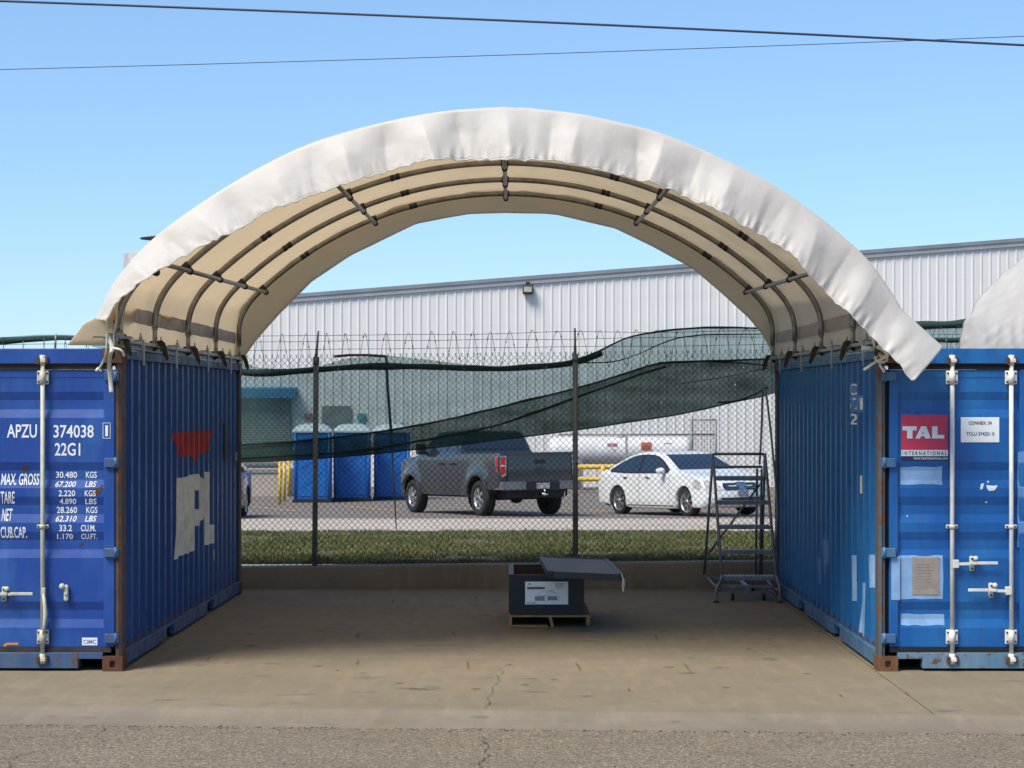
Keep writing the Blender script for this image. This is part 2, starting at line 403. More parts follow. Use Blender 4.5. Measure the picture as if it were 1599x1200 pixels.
for k in range(12): p = g2(random.uniform(230, 1350), random.uniform(940, 1095)); SL.append((p.x, p.y, random.uniform(-.3, .3), random.uniform(.05, .5), random.uniform(.03, .1)))
for k in range(0): SL.append((-2.0 + k * 1.1 + random.uniform(-.3, .3), 16 + random.uniform(-1, 1), 1.45 + random.uniform(-.15, .15), 1.9, .10))
stains('pad_smudges', SL, stainmat('smudge', (.07, .066, .06), .5), .006)
def crack(name, pts, wd, z, mat):
    b = MB(); P = [Vector((p.x, p.y, z)) for p in resample([Vector((q.x, q.y, 0)) for q in pts], 60)]; G = [[], []]
    for i, p in enumerate(P):
        j = .05 * noise.noise(Vector((p.x * 5, p.y * 5, 3))) + .02 * noise.noise(Vector((p.x * 22, p.y * 22, 6))); w_ = wd * (.5 + abs(noise.noise(Vector((p.x * 14, p.y * 14, 1)))) * 1.6)
        G[0].append(p + Vector((j - w_, j * .4, 0))); G[1].append(p + Vector((j + w_, j * .4, 0)))
    b.grid(G, False); tag(b.build(name, mat), kind='structure')
M['crackm'] = pm('crack_dirt', (.075, .06, .042), .95, 0, .3, 12)
crack('pad_crack', [g2(788, 1040), g2(783, 1055), g2(768, 1080), g2(762, 1108)], .0022, .0085, M['crackm'])
crack('road_crack', [g2(752, 1140), g2(762, 1165), g2(742, 1200)], .003, -.033, M['crackm']); crack('road_crack', [g2(160, 1128), g2(155, 1150), g2(20, 1172), g2(14, 1199)], .0028, -.033, M['crackm'])
# loose grit and dirt along the road edge
b = MB(); random.seed(31)
for k in range(900):
    x = random.uniform(-4.2, 4.2); off = abs(random.gauss(0, .035)) if k < 500 else random.uniform(0, 1.9); y = roadY(x) - off + .01; r = random.uniform(.003, .008) * (1.5 if random.random() < .05 else 1)
    vs = [(x + r * math.cos(a) * random.uniform(.7, 1.2), y + r * math.sin(a) * random.uniform(.7, 1.2), -.039) for a in (0, 1.3, 2.6, 3.8, 5.1)]; b.add(vs + [(x, y, -.039 + r * random.uniform(.6, 1.1))], [(i, (i + 1) % 5, 5) for i in range(5)])
tag(b.build('road_grit', M['crackm'], fix=False), 'dark grit and crumbs scattered along the road edge', 'grit', kind='stuff')
# low retaining wall that carries the fence
def wallz(x): return .278 + .011 * x
b = MB(); G = []
prof = [(21.42, -.2), (21.42, -.02), (21.44, None), (21.46, 1), (21.74, 1), (21.78, None), (21.78, -.1)]
for (y, k) in prof:
    row = []
    for i in range(81):
        x = -14 + 28 * i / 80; z = wallz(x)
        zz = k if (k is not None and k < 0) else (z if k == 1 else z - .02)
        row.append((x, y + .03 * x * .1 + .004 * noise.noise(Vector((x * 2, zz * 3, y))), zz))
    G.append(row)
b.grid(G, True); tag(b.build('retaining_wall', M['wallc']), 'low brown concrete wall across the back of the bay, under the chain link fence', 'wall')

# ------------------------------------------------------------------ shipping containers
CW, CL, CH = 2.438, 6.058, 2.591
TR = [2.242, 1.676, 1.398, 1.115, .554]           # tops of the pressed door troughs
def door_d(z):
    for t in TR:
        if t - .21 <= z <= t:
            k = (t - z)
            return .020 * min(1, k / .068, (.21 - k) / .068)
    return 0
DBREAK = sorted([t - k for t in TR for k in (0, .068, .142, .21)])
PIT = .2755
def side_d(y):
    yy = (y - .19) % PIT
    if y < .19 or y > CL - .19: return 0
    if yy < .072: return 0
    if yy < .14: return .036 * (yy - .072) / .068
    if yy < .21: return .036
    return .036 * (PIT - yy) / (PIT - .21)
SBREAK = []
k = 0
while .19 + k * PIT < CL - .19:
    for q in (0, .072, .14, .21): SBREAK.append(.19 + k * PIT + q)
    k += 1
SBREAK = [s for s in SBREAK if s < CL - .19]
def poly_bm(poly, hole=None):
    bm = bmesh.new()
    ed = []
    for P in [poly] + ([hole] if hole else []):
        vs = [bm.verts.new((a, 0, c)) for a, c in P]
        for i in range(len(vs)): ed.append(bm.edges.new((vs[i], vs[(i + 1) % len(vs)])))
    bmesh.ops.triangle_fill(bm, use_beauty=True, edges=ed); return bm
_tc = {}
def text_bm(s, x0, x1, z0, z1, shear=0, flip=False):
    cu = bpy.data.curves.new('t', 'FONT'); cu.body = s; cu.resolution_u = 3; cu.shear = shear; cu.offset = .012
    ob = bpy.data.objects.new('t', cu); sc.collection.objects.link(ob)
    dg = bpy.context.evaluated_depsgraph_get(); me = bpy.data.meshes.new_from_object(ob.evaluated_get(dg))
    bm = bmesh.new(); bm.from_mesh(me); bpy.data.objects.remove(ob); bpy.data.curves.remove(cu); bpy.data.meshes.remove(me)
    xs = [v.co.x for v in bm.verts]; ys = [v.co.y for v in bm.verts]
    ax, bx, ay, by = min(xs), max(xs), min(ys), max(ys)
    for v in bm.verts:
        u = (v.co.x - ax) / (bx - ax); q = (v.co.y - ay) / max(1e-6, by - ay)
        v.co = (x0 + (x1 - x0) * u, 0, z0 + (z1 - z0) * q)
    return bm
def drape(bm, breaks, axis):
    for br in breaks:
        co = (0, 0, br) if axis == 'z' else (br, 0, 0); no = (0, 0, 1) if axis == 'z' else (1, 0, 0)
        bmesh.ops.bisect_plane(bm, geom=bm.verts[:] + bm.edges[:] + bm.faces[:], plane_co=co, plane_no=no, dist=1e-6)
    return bm

class Container:
    """local frame: origin at the front inner bottom corner; s=-1 body extends to -x (left one), s=+1 to +x"""
    def __init__(c, name, loc, rz, s, mats, label):
        c.s = s; c.m = mats; c.u0 = .07 if s < 0 else .098; c.root = empty(name, loc, rz, label, 'shipping container'); c.loc = Vector(loc); c.rz = rz
        c.build()
    def X(c, u): return c.s * u
    def build(c):
        s = c.s; m = c.m; r = c.root
        # corner posts and castings
        for yk, (ya, yb) in enumerate(((0.012, .16), (CL - .16, CL - .012))):
            for (u0, u1) in ((.008, .15), (CW - .15, CW - .008)):
                b = MB()
                if yk == 0:      # stepped door post
                    b.box(s * u0, s * (u0 + .055 if u0 < 1 else u1 - .055), ya, yb, .118, CH - .118, .006) if False else None
                    if u0 < 1:
                        b.prism([(s * .008, .026), (s * .034, .012), (s * .044, .026), (s * .060, .026), (s * .060, yb), (s * .008, yb)], 'z', .118, CH - .118)
                    else:
                        b.prism([(s * (CW - .008), .026), (s * (CW - .034), .012), (s * (CW - .044), .026), (s * (CW - .060), .026), (s * (CW - .060), yb), (s * (CW - .008), yb)], 'z', .118, CH - .118)
                else: b.box(s * u0, s * u1, ya, yb, .118, CH - .118, .006)
                b.build('corner_post', m['post'], r)
        for ya in (0, CL - .178):
            for u0 in (0, CW - .162):
                for z0 in (0, CH - .118):
                    b = MB()
                    bm = bmesh.new()
                    # casting block with an oval hole in the front face
                    W_, D_, H_ = .162, .178, .118
                    hole = [(u0 + W_ / 2 + .024 * math.cos(a), z0 + H_ / 2 + (.03 if math.sin(a) > 0 else -.03) * (abs(math.sin(a)) ** .6)) for a in [2 * math.pi * k / 16 for k in range(16)]]
                    outer = [(u0, z0), (u0 + W_, z0), (u0 + W_, z0 + H_), (u0, z0 + H_)]
                    fb = poly_bm(outer, hole); 
                    for v in fb.verts: v.co.y = ya
                    b.bm(fb)
                    n = 16; b.add([(x, ya, z) for x, z in hole] + [(x, ya + .03, z) for x, z in hole], [(i, (i + 1) % n, n + (i + 1) % n, n + i) for i in range(n)])
                    b.add([(u0, ya + .03, z0), (u0 + W_, ya + .03, z0), (u0 + W_, ya + .03, z0 + H_), (u0, ya + .03, z0 + H_)], [(0, 1, 2, 3)])
                    x0, x1, y0, y1, z1 = u0, u0 + W_, ya, ya + D_, z0 + H_
                    b.add([(x0, y0, z0), (x1, y0, z0), (x1, y1, z0), (x0, y1, z0), (x0, y0, z1), (x1, y0, z1), (x1, y1, z1), (x0, y1, z1)], [(0, 3, 2, 1), (4, 5, 6, 7), (1, 2, 6, 5), (2, 3, 7, 6), (3, 0, 4, 7)])
                    b.v = [(s * p[0], p[1], p[2]) for p in b.v]
                    b.build('corner_casting', m['casting'], r, fix=False)
        # corrugated side walls
        for u, sg in ((.03, 1), (CW - .03, -1)):
            ys = [.16] + SBREAK + [CL - .16]
            b = MB(); b.grid([[(s * (u + sg * side_d(y)), y, .15) for y in ys], [(s * (u + sg * side_d(y)), y, CH - .07) for y in ys]], False)
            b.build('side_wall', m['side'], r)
            # rails
            b = MB(); b.box(s * (u - sg * .024), s * (u + sg * .05), .16, CL - .16, CH - .085, CH - .012, .005); b.build('top_rail', m['rail'], r)
            b = MB()
            for (ya, yb) in ((.178, 1.82), (2.18, 3.88), (4.24, CL - .178)):
                b.box(s * (u - sg * .024), s * (u + sg * .03), ya, yb, .03, .152, .004)
            for (ya, yb) in ((1.82, 2.18), (3.88, 4.24)): b.box(s * (u - sg * .022), s * (u + sg * .03), ya, yb, .128, .152)
            b.build('bottom_rail', m['rail'], r)
        # roof, far end, floor
        b = MB(); b.box(s * .05, s * (CW - .05), .1, CL - .05, CH - .03, CH - .016); b.build('roof', m['side'], r)
        b = MB(); b.box(s * .12, s * (CW - .12), CL - .06, CL - .03, .14, CH - .1); b.build('end_wall', m['side'], r)
        b = MB(); b.box(s * .04, s * (CW - .04), .14, CL - .08, .155, .19); b.build('floor', M['rust'], r)
        # header and sill
        b = MB(); b.box(s * .162, s * (CW - .162), .01, .12, CH - .125, CH - .002, .005); b.build('header', m['front'], r)
        b = MB(); b.box(s * .36, s * (CW - .36), .012, .12, .022, .148, .004)
        for u0, u1 in ((.162, .36), (CW - .36, CW - .162)): b.box(s * u0, s * u1, .014, .12, .098, .148, .003)
        b.build('door_sill', m['sill'], r)
        b = MB(); b.box(s * .1, s * (CW - .1), .035, .1, CH - .17, CH - .126); b.box(s * .1, s * (CW - .1), .035, .1, .149, .19)
        b.box(s * .061, s * (c.u0 + .006), .07, .1, .19, CH - .17); b.box(s * (CW - c.u0 - .006), s * (CW - .061), .07, .1, .19, CH - .17)
        b.build('door_gasket', m['gasket'], r)
        # doors
        c.doors = []
        for (u0, u1) in ((c.u0, CW / 2 - .006), (CW / 2 + .006, CW - c.u0)):
            b = MB(); z0, z1 = .192, CH - .172; yf = .052
            zs = [z0 + .06] + [z for z in reversed(DBREAK) if 0] + sorted(DBREAK) + [z1 - .06]
            xa, xb = u0 + .159 - .071 - (c.u0 - .07) * .6, u1 - .068
            if u0 > 1: xa, xb = u0 + .068, u1 - .088
            b.grid([[(s * xa, yf + door_d(z), z), (s * xb, yf + door_d(z), z)] for z in zs], False)
            b.box(s * u0, s * (xa + .002), yf - .016, yf + .045, z0, z1, .006); b.box(s * (xb - .002), s * u1, yf - .016, yf + .045, z0, z1, .006)
            b.box(s * xa, s * xb, yf - .004, yf + .04, z0, z0 + .062); b.box(s * xa, s * xb, yf - .004, yf + .04, z1 - .062, z1)
            d = b.build('door', m['front'], r); c.doors.append(d)
    def text(c, s_, x0, x1, z0, z1, mat, parent, shear=0, y=.0495):
        """lettering on the door, local x"""
        bm = drape(text_bm(s_, x0, x1, z0, z1, shear), DBREAK, 'z')
        for v in bm.verts: v.co.y = y + door_d(v.co.z) - .0
        b = MB(); b.bm(bm); return b.build('lettering', mat, parent, fix=False)
    def patch(c, name, poly, mat, parent, y=.0498, hole=None):
        bm = drape(poly_bm(poly, hole), DBREAK, 'z')
        for v in bm.verts: v.co.y = y + door_d(v.co.z)
        b = MB(); b.bm(bm); return b.build(name, mat, parent, fix=False)
    def side_shape(c, name, bm, mat, parent, off=.003):
        drape(bm, SBREAK, 'x')
        for v in bm.verts:
            y, z = v.co.x, v.co.z; v.co = (c.s * (.03 + side_d(y) - off), y, z)
        b = MB(); b.bm(bm); return b.build(name, mat, parent, fix=False)
    # picture measurements to door / side coordinates
    def dp(c, px, py, Yd=14.93):
        return ((px - 799.5) / 2900 * Yd - c.loc.x, H - (py - 627) / 2900 * Yd)
    def sp(c, px, py):
        k = (px - 799.5) / 2900; xs = c.loc.x + c.s * .045; tn = -math.tan(c.rz)
        # plane x = xs + tn*(Y-Y0)
        Y = (xs - tn * c.loc.y) / (k - tn); return (Y - c.loc.y, H - (py - 627) / 2900 * Y)

def hardware(c, bars, handles, mat, zoff=0):
    """locking bars on the doors: bars = list of (x, door index)"""
    s = c.s
    for (x, di) in bars:
        d = c.doors[di]
        b = MB(); b.tube([(x, .012, .075), (x, .012, CH - .07)], .0175, 10)
        br = b.build('locking_bar', mat, d)
        for z in (.10, CH - .095):       # cams and keepers
            q = MB(); q.box(x - .026, x + .026, -.008, .034, z - .016, z + .016, .004); q.tube([(x, .012, z - .04), (x, .012, z + .04)], .024, 10)
            q.box(x - .012, x + .03, -.022, .0, z - .02, z + .006, .003)
            q.build('cam', mat, br)
            q = MB(); q.box(x - .045, x - .02, -.02, .012, z - .034, z + .02, .003); q.build('cam_keeper', M['rust'], br)
            q = MB(); q.box(x + .026, x + .046, -.012, .012, z - .03, z + .026, .003); q.build('cam_keeper', M['rust'], br)
        for z, hh in ((.275, .058), (CH - .235, .055), (1.16, .016)):
            q = MB(); q.box(x - .048, x + .048, .012, .036, z - hh, z + hh, .008); q.tube([(x, .012, z - hh * .96), (x, .012, z + hh * .96)], .026, 10)
            q.build('bracket', mat, br)
            for i in (-1, 1):
                for j in (-1, 1):
                    if hh > .03 or j == 1:
                        q = MB(); zz = z + j * hh * .62 if hh > .03 else z
                        q.lathe([(0, .006), (.007, .006), (.009, .012)], (x + i * .034, 0, zz), 'y', 8)
                        q.build('bolt', M['rust'], br)
    for hd in handles:
        (x, z, dirn, L, di) = hd; d = c.doors[di]
        q = MB()
        if dirn == 0:     # handle folded down against the bar
            q.box(x - .006, x + .026, -.016, .02, z - .05, z + .01, .004); pts = [(x + .012, -.01, z - .04), (x + .024, -.014, z - .12), (x + .03, -.016, z - .2), (x + .022, -.014, z - .27), (x + .012, -.01, z - .36)]
            q.tube(pts, [.012, .016, .018, .014, .010], 6)
        else:
            q.box(x, x + dirn * .05, -.014, .03, z - .033, z + .033, .005); q.bar((x + dirn * .04, -.004, z), (x + dirn * L, -.008, z + .008), .012, .022, (0, 0, 1))
            q.box(x + dirn * L * .55, x + dirn * L, -.018, -.006, z - .004, z + .02, .003)
        h = q.build('handle', mat, d)
        if dirn:
            xc = x + dirn * .16; q = MB(); q.box(xc - .019, xc + .019, .012, .046, z - .058, z + .062, .012); q.box(xc - .03, xc + .035, -.022, -.01, z - .006, z + .018, .004); q.lathe([(0, -.012), (.017, -.012), (.02, .01)], (xc + .028, 0, z + .045), 'y', 10)
            q.build('handle_hasp', mat, d)
            for dz in (-.04, .04): q = MB(); q.lathe([(0, .002), (.009, .003), (.01, .014)], (xc, 0, z + dz), 'y', 8); q.build('bolt', M['rust'], d)
def hinges(c, mat):
    s = c.s
    for di, u in ((0, .085), (1, CW - .085)):
        sg = 1 if di == 0 else -1
        for z in (2.365, 1.672, .95, .262):
            q = MB(); q.box(s * (u - sg * .055), s * (u + sg * .062), .004, .034, z - .038, z + .038, .007); q.tube([(s * (u - sg * .03), .012, z - .044), (s * (u - sg * .03), .012, z + .044)], .017, 10)
            q.build('hinge', mat, c.doors[di])

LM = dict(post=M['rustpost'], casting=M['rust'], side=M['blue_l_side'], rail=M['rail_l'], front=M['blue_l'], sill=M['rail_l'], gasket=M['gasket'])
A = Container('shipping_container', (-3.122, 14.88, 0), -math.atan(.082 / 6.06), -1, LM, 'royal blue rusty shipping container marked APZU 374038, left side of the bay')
PM_ = paint_mat('post_paint_worn', (.045, .075, .10), (.13, .095, .07), .46, .60)
CA = paint_mat('casting_rust_yellow', (.12, .05, .025), (.30, .16, .03), .50, .62)
RM = dict(post=PM_, casting=CA, side=M['blue_r_side'], rail=M['rail_r'], front=M['blue_r'], sill=M['sill'], gasket=M['gasketblk'])
B = Container('shipping_container', (2.932, 14.88, 0), -math.atan(.022 / 6.06), 1, RM, 'azure blue shipping container with a red TAL sticker, right of the bay')
hinges(A, M['rail_l']); hinges(B, M['rail_r'])
xa1, xa2 = A.dp(68, 0)[0], A.dp(-24, 0)[0]
hardware(A, [(xa1, 0), (xa2, 0), (-1.43, 1), (-1.95, 1)], [(xa1, .66, 0, .36, 0), (xa2, .615, 1, .40, 0)], M['lockpaint'])
q = MB(); x, z = A.dp(104, 926); q.box(x - .019, x + .019, .012, .046, z - .066, z + .066, .014); q.lathe([(0, -.004), (.02, -.004), (.024, .02)], (x - .03, 0, z + .055), 'y', 12); q.box(x - .012, x + .012, .002, .014, z - .012, z + .004)
q.build('handle_hasp', M['lockpaint'], A.doors[0])
xb1, xb2 = B.dp(1485, 0)[0], B.dp(1577, 0)[0]
hardware(B, [(xb1, 0), (xb2, 0), (1.33, 1), (1.82, 1)], [(xb1, B.dp(0, 880)[1], 1, .36, 0), (xb2, B.dp(0, 922)[1], -1, .35, 0)], M['lockpaint_w'])
# writing on the left door
def rowA(s, x0, x1, y0, y1, sh=0, mat=None):
    a = A.dp(x0, y1); c = A.dp(x1, y0); A.text(s, a[0], c[0], a[1], c[1], mat or M['white'], A.doors[0], sh)
rowA('APZU', 10, 57, 663, 684); rowA('374038', 83, 146, 664, 684); rowA('22G1', 85, 125, 692, 712)
a = A.dp(165, 681.5); c = A.dp(169.2, 664.5); A.text('1', a[0], c[0], a[1], c[1], M['white'], A.doors[0], y=.0325)
o1 = [A.dp(*p) for p in ((161, 685), (173, 685), (173, 660.5), (161, 660.5))]; o2 = [A.dp(*p) for p in ((161.7, 684.3), (172.3, 684.3), (172.3, 661.2), (161.7, 661.2))]
A.patch('lettering', o1, M['white'], A.doors[0], y=.0325, hole=o2)
rowA('MAX. GROSS', 0, 60, 740, 758, .12); rowA('TARE', 0, 22, 768, 787, .1); rowA('NET', 1, 18, 795, 814, .2); rowA('CUB.CAP.', 0, 41, 823, 841)
for s_, x0, x1, y0, y1, u_, ux0, ux1, sh in (('30.480', 86, 119, 737, 747, 'KGS', 133, 150, 0), ('67.200', 85.5, 118, 752, 761, 'LBS', 132, 150, .25), ('2.220', 91, 117, 766, 775.5, 'KGS', 132, 149, 0), ('4.890', 92, 118, 779, 788, 'LBS', 132, 150, .1),
        ('28.260', 87, 119, 792, 802, 'KGS', 133.5, 151, 0), ('62.310', 86, 119, 806, 815, 'LBS', 132, 150, .25), ('33.2', 92, 112, 820, 830, 'CU.M.', 126, 149, 0), ('1.170', 88, 113, 834, 842.5, 'CU.FT.', 126, 151, .05)):
    rowA(s_, x0, x1, y0, y1, sh); rowA(u_, ux0, ux1, y0, y1, sh)
pl = [A.dp(*p) for p in ((128, 1008), (152, 1008), (152, 996), (128, 996))]; A.patch('maker_plate', pl, M['signwhite'], A.doors[0], y=.0455)
a = A.dp(130, 1005.5); c = A.dp(150, 999); A.text('CIMC', a[0], c[0], a[1], c[1], M['patch2'], A.doors[0], y=.0435)
pl = [A.dp(*p) for p in ((5, 1010), (9, 1010), (11, 1007.5), (28, 1007.5), (28, 1004), (9, 1004.5), (5, 1007))]; A.patch('sticker', pl, M['orange'], A.doors[0], y=.0455)
pl = [A.dp(*p) for p in ((140, 771), (146, 774), (153, 773), (159, 766), (160, 757), (154, 762), (147, 763))]; A.patch('paint_scar', pl, M['rust'], A.doors[0], y=.0497)
pl = [A.dp(*p) for p in ((119, 855), (126, 853), (130, 848), (124, 850))]; A.patch('paint_scar', pl, M['rust'], A.doors[0], y=.0497)
pl = [A.dp(*p) for p in ((32, 735), (40, 737), (43, 731), (38, 728), (33, 729))]; A.patch('paint_scar', pl, M['rust'], A.doors[0], y=.0497)
# emblem remains on the left container's long side
def zs(pts): return [A.sp(220 + x / 4.615, 640 + y / 4.615) for x, y in pts]
red = [(222, 185), (240, 170), (290, 160), (365, 155), (374, 176), (385, 195), (398, 152), (505, 148), (508, 180), (498, 225), (485, 305), (440, 315), (405, 325), (400, 370), (385, 402), (368, 370), (362, 332), (300, 337), (248, 342), (244, 240), (228, 205)]
A.side_shape('emblem', poly_bm(zs(red)), M['red_paint'], A.root)
w1 = [(245, 495), (322, 486), (330, 474), (400, 463), (430, 480), (443, 508), (443, 775), (432, 805), (410, 835), (386, 842), (384, 1010), (335, 1035), (285, 1050), (240, 1082), (244, 900)]
A.side_shape('lettering', poly_bm(zs(w1), zs([(383, 582), (407, 582), (407, 718), (383, 718)])), M['dirty_white'], A.root)
w2 = [(450, 450), (487, 447), (492, 830), (517, 828), (517, 962), (490, 968), (456, 980)]
A.side_shape('lettering', poly_bm(zs(w2)), M['dirty_white'], A.root)
A.side_shape('lettering', poly_bm(zs([(510, 1020), (517, 1005), (517, 1085), (512, 1090)])), M['dirty_white'], A.root)
A.side_shape('lettering', poly_bm(zs([(676, 305), (683, 305), (683, 368), (676, 368)])), M['grey_ink'], A.root)
q = MB(); y_, z_ = A.sp(349, 690); q.box(-.045, -.012, y_ - .09, y_ + .09, z_ - .2, z_ + .2, .01); q.build('vent', M['black'], A.root)
# right container: stickers, patches, writing
D0 = B.doors[0]
def rb(name, x0, x1, y0, y1, mat, y=.0498, jag=0):
    P = [(x0, y1), (x1, y1), (x1, y0), (x0, y0)]
    if jag:
        random.seed(int(x0 * 7 + y0)); P = []
        for k in range(7): P.append((x0 + (x1 - x0) * k / 6, y1 + random.uniform(-jag, jag)))
        P += [(x1 + random.uniform(-jag, jag), y1 * .5 + y0 * .5)]
        for k in range(6, -1, -1): P.append((x0 + (x1 - x0) * k / 6, y0 + random.uniform(-jag, jag)))
    return B.patch(name, [B.dp(*p) for p in P], mat, D0, y)
rb('paint_patch', 1406, 1472, 729, 757, M['patch'], jag=1); rb('paint_patch', 1405, 1472, 868, 936, M['patch'], jag=1); rb('paint_patch', 1407, 1475, 959, 977, M['patch'], jag=1)
B.patch('paint_patch', [B.dp(*p) for p in ((1391, 937), (1404.5, 937), (1404.5, 868), (1391, 868))], M['patch'], D0, y=.0325)
B.patch('paint_patch', [B.dp(*p) for p in ((1588, 855), (1604, 855), (1604, 704), (1588, 706))], M['patch2'], D0, y=.0325)
rb('sticker', 1407, 1480, 648, 720, M['decal_navy'], .0478); rb('sticker', 1407, 1480, 648, 703, M['decal_red'], .0458); rb('sticker', 1407, 1480, 703, 712.5, M['signwhite'], .0458)
def tb(s, x0, x1, y0, y1, mat, y): a = B.dp(x0, y1); c = B.dp(x1, y0); return B.text(s, a[0], c[0], a[1], c[1], mat, D0, y=y)
# heavy block capitals
def blockword():
    ps = [[(1409, 666), (1431, 666), (1431, 672.5), (1424.5, 672.5), (1424.5, 685), (1416, 685), (1416, 672.5), (1409, 672.5)],
          [(1429, 685), (1438, 666), (1446, 666), (1453, 685), (1444.5, 685), (1443, 681.5), (1437.5, 681.5), (1436.5, 685)],
          [(1455, 666), (1463.5, 666), (1463.5, 679.5), (1474, 679.5), (1474, 685), (1455, 685)]]
    hole = [(1439, 678), (1442, 678), (1440.5, 673.5)]
    for i, P in enumerate(ps): B.patch('lettering', [B.dp(*p) for p in P], M['signwhite'], D0, .0435, [B.dp(*p) for p in hole] if i == 1 else None)
blockword()
tb('I N T E R N A T I O N A L', 1409, 1478, 705, 711, M['ink'], .0435); tb('WWW.TALINTERNATIONAL.COM', 1426, 1479, 714.5, 718, M['signwhite'], .0455)
rb('notice', 1500, 1560, 652, 691, M['signwhite'], .0475); tb('CONNEX: 34', 1512, 1548, 658, 663.5, M['ink'], .045); tb('TCLU 574251 0', 1508.5, 1552, 675, 680.5, M['ink'], .045)
pt = rb('document_plate', 1424.5, 1466, 870, 929, M['paper'], .046, jag=.5)
for k in range(9): rb('plate_text', 1430, 1452 + 8 * ((k * 37) % 3) / 2, 880 + k * 4.6, 881 + k * 4.6, M['grey_ink'], .044)
for P in ([(1540, 758), (1552, 759), (1558, 758), (1553, 766), (1544, 767), (1541, 763)], [(1532, 756), (1537, 755), (1534, 764), (1530, 765)], [(1541, 752), (1545, 751), (1544, 755)], [(1538, 785), (1541, 783), (1542, 786)], [(1416, 806), (1418, 805), (1418, 808)]):
    B.patch('paint_scar', [B.dp(*p) for p in P], M['signwhite'], D0)
def side_patch(P, mat, name='paint_patch'): B.side_shape(name, poly_bm([B.sp(*p) for p in P]), mat, B.root, .0035)
def sz(P): return [(1199 + x / 4, 780 + y / 4) for x, y in P]
side_patch(sz([(348, 250), (380, 255), (380, 410), (360, 412), (358, 465), (350, 468)]), M['patch2'])
side_patch(sz([(318, 365), (330, 362), (330, 520), (320, 527)]), M['patch2'])
side_patch(sz([(535, 347), (568, 355), (570, 520), (560, 535), (566, 638), (538, 635), (541, 540)]), M['patch'])
side_patch(sz([(643, 345), (674, 348), (677, 550), (648, 553)]), M['patch'])
side_patch(sz([(588, 517), (617, 522), (615, 862), (578, 830)]), M['patch'])
def side_text(s, x0, x1, y0, y1):
    a = B.sp(x0, y1); c = B.sp(x1, y1); z1 = B.sp((x0 + x1) / 2, y0)[1]; z0 = B.sp((x0 + x1) / 2, y1)[1]
    bm = text_bm(s, a[0], c[0], z0, z1); B.side_shape('lettering', bm, M['white'], B.root, .008)
side_patch([(1327, 597), (1337, 599), (1337, 617), (1347, 618), (1347, 645), (1327, 643)], M['patch2'])
side_text('TC', 1327.5, 1336.5, 600, 617); side_text('571', 1327.5, 1346, 622, 640); side_text('22', 1327.5, 1337, 646, 663)
side_patch([(1346, 674), (1349, 674), (1349, 675.5), (1347.3, 675.5), (1347.3, 691), (1349, 691), (1349, 692.5), (1346, 692.5)], M['white'], 'lettering')
q = MB(); y_, z_ = B.sp(1348.5, 757); q.box(.02, .028, y_ - .03, y_ + .03, z_ - .075, z_ + .075); q.build('sticker', M['strap'], B.root)

# ------------------------------------------------------------------ fabric shelter
XC = -.07; RC = 4.125
def apex(Y): return 4.43 + .022 * (Y - 14.5)
AY = [14.56, 16.12, 17.78, 19.44, 21.08]
def sect(u, Y, off=0):
    """u in -1..1 across: arc for |u|<.86 then the skirt"""
    s = 1 if u >= 0 else -1; a = abs(u); Rr = RC + off; xm = 3.06 + off; am = math.asin(xm / Rr)
    if a < .88:
        th = am * a / .88; x = Rr * math.sin(th); z = apex(Y) - RC + Rr * math.cos(th)
    else:
        t = (a - .88) / .12; z0 = apex(Y) - RC + Rr * math.cos(am); z = z0 + (2.60 - z0) * t; x = xm + .05 * math.sin(t * math.pi / 2) * (1 - .3 * t)
    return Vector((XC + s * x, Y, z))
def bend_arch(Y):
    pts = []; r = RC - .055 - (.06 if Y < 15 else 0); zc = apex(Y) - RC; xl_ = 3.03; th1 = math.asin(2.80 / r); n = 36
    arc = [(r * math.sin(t), zc + r * math.cos(t)) for t in [th1 * k / n for k in range(n + 1)]]
    x1, z1 = arc[-1]; tx, tz = math.cos(th1), -math.sin(th1); k_ = (xl_ - x1) / tx; zx = z1 + tz * k_
    bz = [((1 - t) ** 2 * x1 + 2 * t * (1 - t) * xl_ + t * t * xl_, (1 - t) ** 2 * z1 + 2 * t * (1 - t) * zx + t * t * (zx - .24)) for t in [i / 8 for i in range(1, 9)]]
    half = arc + bz + [(xl_, 2.80)]
    L = [(XC - x, Y, z) for x, z in reversed(half[1:])] + [(XC + x, Y, z) for x, z in half]
    return L, (xl_, zc)
SHELL = empty('fabric_shelter', (XC, 17.8, 2.591), 0, 'arched white tarpaulin shelter spanning the two blue containers, front flap hanging over the right container', 'shelter')
def reparent(o, root):
    o.parent = root; o.matrix_parent_inverse = Matrix.Translation(-Vector(root.location))
def sbuild(b, name, mat, fix=True, root=None):
    o = b.build(name, mat, fix=fix); root = root or SHELL
    o.data.transform(Matrix.Translation(-Vector(root.location))); o.parent = root; return o
CV = MB()
def cover_grid(off, y0, y1, nu=120, nv=44, seed=0):
    G = []
    for j in range(nv + 1):
        Y = y0 + (y1 - y0) * j / nv; row = []
        k = 0
        while k < 3 and Y > AY[k + 1]: k += 1
        f = (Y - AY[k]) / (AY[k + 1] - AY[k]); sag = .042 * max(0, math.sin(math.pi * min(1, max(0, f)))) 
        for i in range(nu + 1):
            u = -1 + 2 * i / nu; wr = .024 * noise.noise(Vector((u * 9, Y * 1.1, seed))) + .014 * noise.noise(Vector((u * 26, Y * 3, seed + 4)))
            tuck = .075 * max(0, 1 - (Y - 14.46) / 1.3) * min(1, max(0, (abs(u) - .1) / .3)); row.append(sect(u, Y, off - tuck - sag * (1 - abs(u) ** 6) + wr))
        G.append(row)
    return G
Gm = cover_grid(.012, 14.46, 21.36)
CV.grid(Gm, True)
